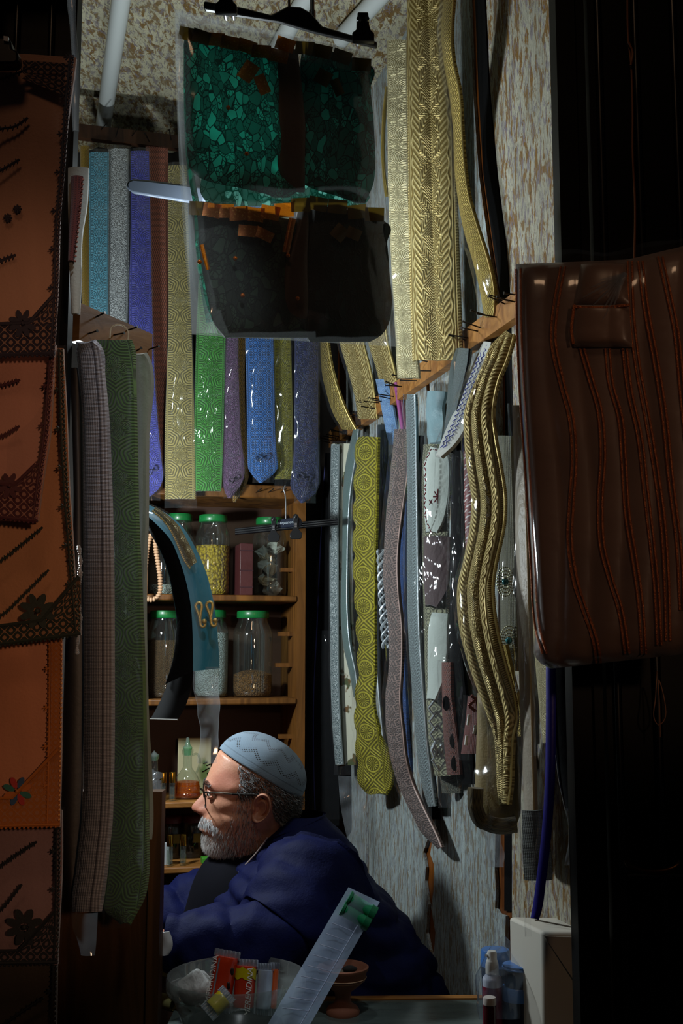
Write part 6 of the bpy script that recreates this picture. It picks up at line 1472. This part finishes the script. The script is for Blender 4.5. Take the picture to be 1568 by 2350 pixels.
while len(seeds) < 5200 and tries < 90000:
    tries += 1
    y = RN.uniform(1740, 1888); v = (y - 1688) / 372; u = RN.uniform(.1, .9)
    p, n = surfnorm(u, v); x = pxof(p)
    if inpoly(x, y, hairP):
        c = gcol(.16, .5, (.95, 1, 1.02)) if RN.random() < .36 else gcol(.012, .05)
        seeds.append((p, n * .55 - Fd * .7 + Vector((0, 0, -.7)), .009 + RN.uniform(0, .008), .05, .9, c))
obj('hair', strands(seeds, 5, .00046), M_hair, person)
seeds = []
for k in range(150):
    for sg in (1, -1):
        t = RN.random(); y = 1796 - 6 * math.sin(t * PI) + RN.uniform(-3.5, 3.5); s = sg * (.013 + .034 * t)
        # find the front surface by scanning u
        u = math.asin(max(-1, min(1, s / fw(y)))) / (2 * PI) * .93; p, n = surfnorm(u, (y - 1688) / 372)
        seeds.append((p, Ld * sg * .8 + n * .5 + Vector((0, 0, .25 - .8 * t)), .006, .05, .1, gcol(.02, .12) if RN.random() < .8 else gcol(.2, .45)))
obj('eyebrows', strands(seeds, 3, .0004), M_hair, person)
# ear
for sg in (1, -1):
    ec = (595, 1842); outl = [(574, 1838), (578, 1822), (586, 1812), (597, 1807.5), (608, 1812), (614, 1824), (615, 1840), (610, 1856), (602, 1866), (592, 1874), (583, 1877), (575, 1872), (573, 1858), (574, 1846)]
    n_o = 56; oc = curve2(outl + [outl[0]], n_o)
    def earpt(u, v):
        q = oc[int(round(u * n_o)) % n_o]; rr = v
        x = ec[0] + (q[0] - ec[0]) * rr; y = ec[1] + (q[1] - ec[1]) * rr
        back_ = (x - 574) / 40
        lobe = min(1, max(0, (y - 1858) / 12))
        fr_side = min(1, max(0, (582 - x) / 8))
        h = .004 + .017 * back_
        rim = G(rr, .90, .13) * .006 * (1 - fr_side)
        bowl = -.012 * G(math.hypot(x - 588, (y - 1846) * .8), 0, 11) * (1 - lobe) - .005 * G(rr, .66, .12) * (1 - lobe) * min(1, max(0, (x - 588) / 10) + max(0, (1830 - y) / 10))
        anti = .004 * G(rr, .48, .10) * min(1, max(0, (x - 590) / 10)) * (1 - lobe)
        trag = .006 * G(math.hypot(x - 577, y - 1846), 0, 6)
        edge = -.006 * max(0, (rr - .93) / .07) ** 2
        base = .003 * lobe
        w = fw(y)
        # follow the head side
        fxx, bxx = ff_(y), fbk(y); cc = (fxx + bxx) / 2; hd = (bxx - fxx) / 2; t = min(.98, abs((x - cc) / hd)); side_ = w * (1 - t ** 2.35) ** (1 / 2.35)
        return hp3(x, y, sg * (side_ + h + rim + bowl + anti + trag + edge + base))
    m = MB(); m.grid(lambda u, v: earpt(u, .02 + .98 * v), n_o, 22, True); m.f.append(tuple(range(n_o)))
    nb = len(m.v)
    # skirt back to the head
    rim_i = [22 * n_o + k for k in range(n_o)]
    for k in range(n_o):
        p = m.v[rim_i[k]]; q = oc[k]; xx = ec[0] + (q[0] - ec[0]) * .8; yy = ec[1] + (q[1] - ec[1]) * .82
        m.v.append(hp3(xx, yy, sg * (fw(yy) * .86))); m.uv.append((0, 0))
    for k in range(n_o): m.f.append((rim_i[k], rim_i[(k + 1) % n_o], nb + (k + 1) % n_o, nb + k))
    obj('ear', m, M_skin, person, auto=False)
# cap
rimc, rv, uv_ = (598, 1774), (.85, .527), (.527, -.85)
def capdisp(a, h, grow=0.):
    ha = 110 + grow; hh = 86 + grow; ww = .0835 + grow * .00085
    th = h * PI / 2
    al = math.cos(a) * math.cos(th) ** .9; lt = math.sin(a) * math.cos(th) ** .9; up = math.sin(th) ** .95
    x = rimc[0] + rv[0] * ha * al + uv_[0] * hh * up; y = rimc[1] + rv[1] * ha * al + uv_[1] * hh * up
    return hp3(x, y, ww * lt * (1 if True else 1))
N = NT('knit_cap'); U, V = N.uv()
ku, kv = N.m('MULTIPLY', U, 150.), N.m('MULTIPLY', V, 44.)
dot = N.m('MULTIPLY', N.m('SINE', N.m('MULTIPLY', ku, PI * 2 * .5)), N.m('SINE', N.m('MULTIPLY', kv, PI * 2 * .5)))
zig = N.m('PINGPONG', N.m('MULTIPLY', U, 150.), 7.)
row = N.m('FRACT', N.m('DIVIDE', N.m('SUBTRACT', N.m('MULTIPLY', V, 44.), zig), 14.))
band = N.m('MULTIPLY', N.sstep(row, .34, .36), N.sstep(row, .64, .66, 1., 0.))
zone = N.m('MULTIPLY', N.sstep(V, .17, .18), N.sstep(V, .78, .8, 1., 0.))
hole = N.m('MULTIPLY', N.m('MULTIPLY', N.sstep(dot, .15, .4), band), zone)
rib = N.m('SINE', N.m('MULTIPLY', U, 1900.)); brd = N.sstep(N.m('ABSOLUTE', N.m('SUBTRACT', V, .10)), .008, .012, 1., 0.)
col = N.mixc(hole, lin((126, 148, 166)), lin((30, 38, 44))); col = N.mixc(N.m('MULTIPLY', brd, .3), col, lin((70, 90, 104)))
knit = N.m('MULTIPLY', rib, N.m('SINE', N.m('MULTIPLY', V, 560.)))
N.pbr(col, .85, 0, N.bump(N.m('ADD', N.m('SUBTRACT', N.m('MULTIPLY', knit, .25), N.m('MULTIPLY', hole, 1.6)), N.m('MULTIPLY', brd, -.8)), .8, .0016), .2, .35); M_cap = N.mat
m = MB(); m.grid(lambda u, v: capdisp(2 * PI * u, v), 96, 40, True); nb = len(m.v); m.grid(lambda u, v: capdisp(2 * PI * u, v * .4 - .0, -3.), 96, 6, True)
for k in range(96): m.f.append((k, (k + 1) % 96, nb + (k + 1) % 96, nb + k))
obj('knitted_cap', m, M_cap, person, auto=False)
# glasses
gl_ = None
M_frame = plain('spectacle_metal', (52, 46, 40), .3, .85)
m = MB()
def lensring(s0, sgn):
    pts = []
    for k in range(33):
        a = 2 * PI * k / 32; ex = .0255 * math.copysign(abs(math.cos(a)) ** .75, math.cos(a)); ez = 21 * math.copysign(abs(math.sin(a)) ** .8, math.sin(a))
        pts.append(hp3(468.5 + abs(s0 + ex) * 60 + ez * .10, 1826 + ez, s0 + ex))
    return pts
for s0 in (.033, -.033):
    m.tube(lensring(s0, 1), .0011, 6, False)
m.tube([hp3(466, 1812, -.009), hp3(461, 1808, -.004), hp3(461, 1808, .004), hp3(466, 1812, .009)], .0013, 6)
sp_ = obj('spectacles', m, M_frame, person)
for s0 in (.033, -.033):
    m = MB(); r_ = lensring(s0, 1)[:-1]; m.add(r_, [tuple(range(32))]); obj('lens', m, glassy('lens_glass', (.97, .98, .97), .02), sp_, smooth=False)
M_tmp = plain('temple_dark', (18, 16, 16), .35)
for sg in (1, -1):
    m = MB(); pts = curve2([(472, 1808, .061), (480, 1807.5, .068), (500, 1808, .0745), (532, 1809.5, .081)], 14); m.tube([hp3(x, y, sg * s) for x, y, s in pts], .0019, 8); obj('temple', m, plain('temple_metal', (196, 190, 178), .2, 1.), sp_)
    m = MB(); pts = curve2([(531, 1809.5, .081), (560, 1811, .083), (590, 1813, .086), (604, 1822, .086)], 14); m.tube([hp3(x, y, sg * s) for x, y, s in pts], .0022, 8); obj('temple_tip', m, M_tmp, sp_)
# jacket
jy = [1868, 1886, 1905, 1930, 1965, 2005, 2060, 2120, 2200, 2290, 2420]
jf = [652, 640, 624, 602, 566, 526, 488, 480, 476, 480, 500]
jb = [742, 757, 771, 790, 808, 834, 876, 926, 983, 1022, 1060]
jw = [.060, .085, .110, .145, .185, .203, .205, .20, .195, .19, .19]
fjf, fjb, fjw = pchip(jy, jf), pchip(jy, jb), pchip(jy, jw)
def quiltd(p):
    w = p.z * 26 + p.x * 9 + 1.4 * noise.noise(p * 5)
    return .009 * abs(math.sin(w * PI)) ** .5 + .012 * noise.noise(p * 13) + .008 * noise.noise(p * 30)
def jack(u, v):
    y = 1868 + (2420 - 1868) * v; a = 2 * PI * u; ca, sa = math.cos(a), math.sin(a)
    fx, bx, w = fjf(y), fjb(y), fjw(y); n = 2.2; k = (abs(ca) ** n + abs(sa) ** n) ** (-1 / n)
    x = (fx + bx) / 2 - (bx - fx) / 2 * k * ca; p = at(x, y, 2.28); q = Vector((p.x, 2.28 - w * k * sa, p.z))
    o_ = Vector((-ca, -sa, .1)).normalized(); return q + o_ * quiltd(q) * min(1, v * 8)
N = NT('navy_quilt'); co = N.co(); n = N.noise(co, 40., 4); f = N.noise(co, 300., 2)
N.pbr(N.mixc(n, lin((7, 12, 48)), lin((12, 20, 70))), .7, 0, N.bump(N.m('ADD', n, N.m('MULTIPLY', f, .3)), .5, .003), .12, 0.); M_jack = N.mat
m = MB(); m.grid(jack, 72, 90, True)
jk = obj('jacket', m, M_jack, person, auto=False)
def sleeve(pts, rs, sd):
    t = [0]
    for i in range(1, len(pts)): t.append(t[-1] + (pts[i] - pts[i - 1]).length)
    fs = [pchip(t, [p[k] for p in pts]) for k in range(3)]; fr = pchip(t, rs)
    NN = 70; C = [Vector([f(t[-1] * i / NN) for f in fs]) for i in range(NN + 1)]
    m = MB(); m.tube(C, [fr(t[-1] * i / NN) for i in range(NN + 1)], 36)
    for i in range(NN + 1):
        for k in range(36):
            q = m.v[i * 36 + k]; d = (q - C[i]).normalized(); s_ = t[-1] * i / NN
            m.v[i * 36 + k] = q + d * (.010 * abs(math.sin(s_ * 42 + 1.2 * noise.noise(q * 9 + Vector((sd, 0, 0))))) ** .6 + .014 * noise.noise(Vector((q.x * 7, q.y * 16, q.z * 16)) + Vector((sd, 0, 0))) + .009 * noise.noise(q * 32))
    return m
up = Vector((0, 0, .02))
obj('sleeve', sleeve([T(730, 2040, 2.14), T(690, 2080, 2.085), T(640, 2150, 2.06), T(590, 2180, 2.03), T(500, 2172, 2.025), T(425, 2160, 2.02), T(384, 2158, 2.02)], [.11, .092, .078, .070, .058, .050, .042], 3), M_jack, jk)
obj('sleeve', sleeve([T(620, 2010, 2.36), T(580, 2030, 2.40), T(530, 2062, 2.40), T(470, 2085, 2.38), T(420, 2100, 2.36), T(360, 2112, 2.34)], [.11, .096, .080, .066, .060, .050], 8), M_jack, jk)
# collar and shirt
m = MB()
def coll(u, v):
    a = PI * (-.92 + 1.84 * u); x = 662 - 72 * math.cos(a + PI) * -1 if False else 668 + 80 * math.cos(a); y = 1900 + 34 * (1 - (x - 588) / 160) * 1.6 - 34 * v
    p = at(x, y, 2.28); return Vector((p.x, 2.28 - .082 * math.sin(a) * (1 + .1 * v), p.z)) + Vector((0, 0, .0)) 
m.grid(coll, 40, 6); obj('jacket_collar', m, M_jack, jk)
m = MB(); limb(m, [T(622, 1945, 2.28), T(600, 1985, 2.28), T(575, 2040, 2.28), T(570, 2110, 2.28)], [.062, .082, .11, .13], 24)
obj('shirt', m, plain('dark_shirt', (12, 12, 20), .85, spec=.1), person)
m = MB(); m.tube([at(x, y, 2.19) for x, y in curve2([(614, 1922), (600, 1942), (584, 1962), (566, 1982), (548, 2000)], 20)], .0016, 6); obj('shirt_edge', m, plain('shirt_print', (176, 160, 150), .7, var=.3), person)
# white paper at the wrist, trousers
m = MB(); m.grid(lambda u, v: at(372 + 24 * u + 6 * math.sin(v * 3), 2140 + 52 * v, 1.965) + Vector((0, .006 * math.sin(u * 4 + v * 5), 0)), 6, 8)
root('white_paper', ribbon([(2138, 366, 388), (2160, 366, 396), (2180, 366, 394), (2192, 368, 386)], flat(1.955), nv=10, thick=.002, amp=.003, freq=60), plain('tissue', (200, 204, 206), .8), 'white paper scrap at the sleeve end beside the cabinet', 'paper')
m = MB()
for k_, fy in ((kn, 2.16), (kf, 2.40)):
    limb(m, [hip + Vector((0.02, fy - 2.28, -.0)), k_ + Vector((0, 0, .0)), Vector((-.22, fy, .28)), Vector((-.24, fy, .09))], [.12, .08, .068, .06], 18)
obj('trousers', m, plain('dark_trousers', (24, 24, 30), .8, bump=.2), person)
# ------------------------------------------------------------------ camera, light, view
cd_ = bpy.data.cameras.new('camera'); cam = bpy.data.objects.new('camera', cd_); COL.objects.link(cam)
cam.location = CAM; cam.rotation_euler = (PI / 2 + PITCH, 0, 0); cd_.sensor_fit = 'VERTICAL'; cd_.sensor_height = 36; cd_.lens = 36 * F / 2350; cd_.clip_start = .05
SC.camera = cam
def light(name, ty, loc, e, col, **k):
    l = bpy.data.lights.new(name, ty); l.energy = e; l.color = col
    for a, b in k.items(): setattr(l, a, b)
    o = bpy.data.objects.new(name, l); o.location = loc; COL.objects.link(o); return o
light('shop_bulb', 'POINT', (-.20, 2.02, 2.26), 5., (.86, .96, 1.), shadow_soft_size=.03)
light('counter_bulb', 'POINT', (-.60, 2.25, 1.72), 25., (.84, .95, 1.), shadow_soft_size=.04)
o = light('street_lamp', 'AREA', (-.4, -.7, 4.2), 5., (1., .62, .36), size=.5)
o.rotation_euler = (Vector((-.15, 1.5, 1.6)) - Vector(o.location)).to_track_quat('-Z', 'Y').to_euler()
o = light('fill_spot', 'SPOT', (-.06, 1.0, 2.7), 14., (.86, .94, 1.), spot_size=math.radians(25), spot_blend=.7, shadow_soft_size=.03)  # added cool fill on the belts of the brown board and the arch
o.rotation_euler = (Vector((-.33, 1.76, 1.86)) - Vector(o.location)).to_track_quat('-Z', 'Y').to_euler()
o = light('fill_spot', 'SPOT', (.02, 1.25, 2.5), 18., (.86, .94, 1.), spot_size=math.radians(20), spot_blend=.8, shadow_soft_size=.03)  # added cool fill on the glass bowl, no lamp stands here
o.rotation_euler = (Vector((-.12, 1.85, 1.0)) - Vector(o.location)).to_track_quat('-Z', 'Y').to_euler()
for nm, loc, tgt, e, ang in (('street_spot', (.75, -1.0, 2.0), (.44, 1.45, 1.72), 20., 17), ('street_spot', (.62, -.9, 1.75), (-.44, 1.5, 1.58), 46., 25)):
    o = light(nm, 'SPOT', loc, e, (1., .62, .38), spot_size=math.radians(ang), spot_blend=.6, shadow_soft_size=.06)
    o.rotation_euler = (Vector(tgt) - Vector(loc)).to_track_quat('-Z', 'Y').to_euler()
w = bpy.data.worlds.new('night'); SC.world = w; w.use_nodes = True
w.node_tree.nodes['Background'].inputs[0].default_value = (.5, .6, .8, 1); w.node_tree.nodes['Background'].inputs[1].default_value = .006
SC.view_settings.view_transform = 'Standard'; SC.view_settings.look = 'None'; SC.view_settings.exposure = 0.; SC.view_settings.gamma = 1.
SC.view_settings.use_curve_mapping = False
SC.cycles.transparent_max_bounces = 32; SC.cycles.max_bounces = 6; SC.cycles.use_denoising = True
SC.cycles.sample_clamp_indirect = 3.
SC.cycles.caustics_reflective = False; SC.cycles.caustics_refractive = False
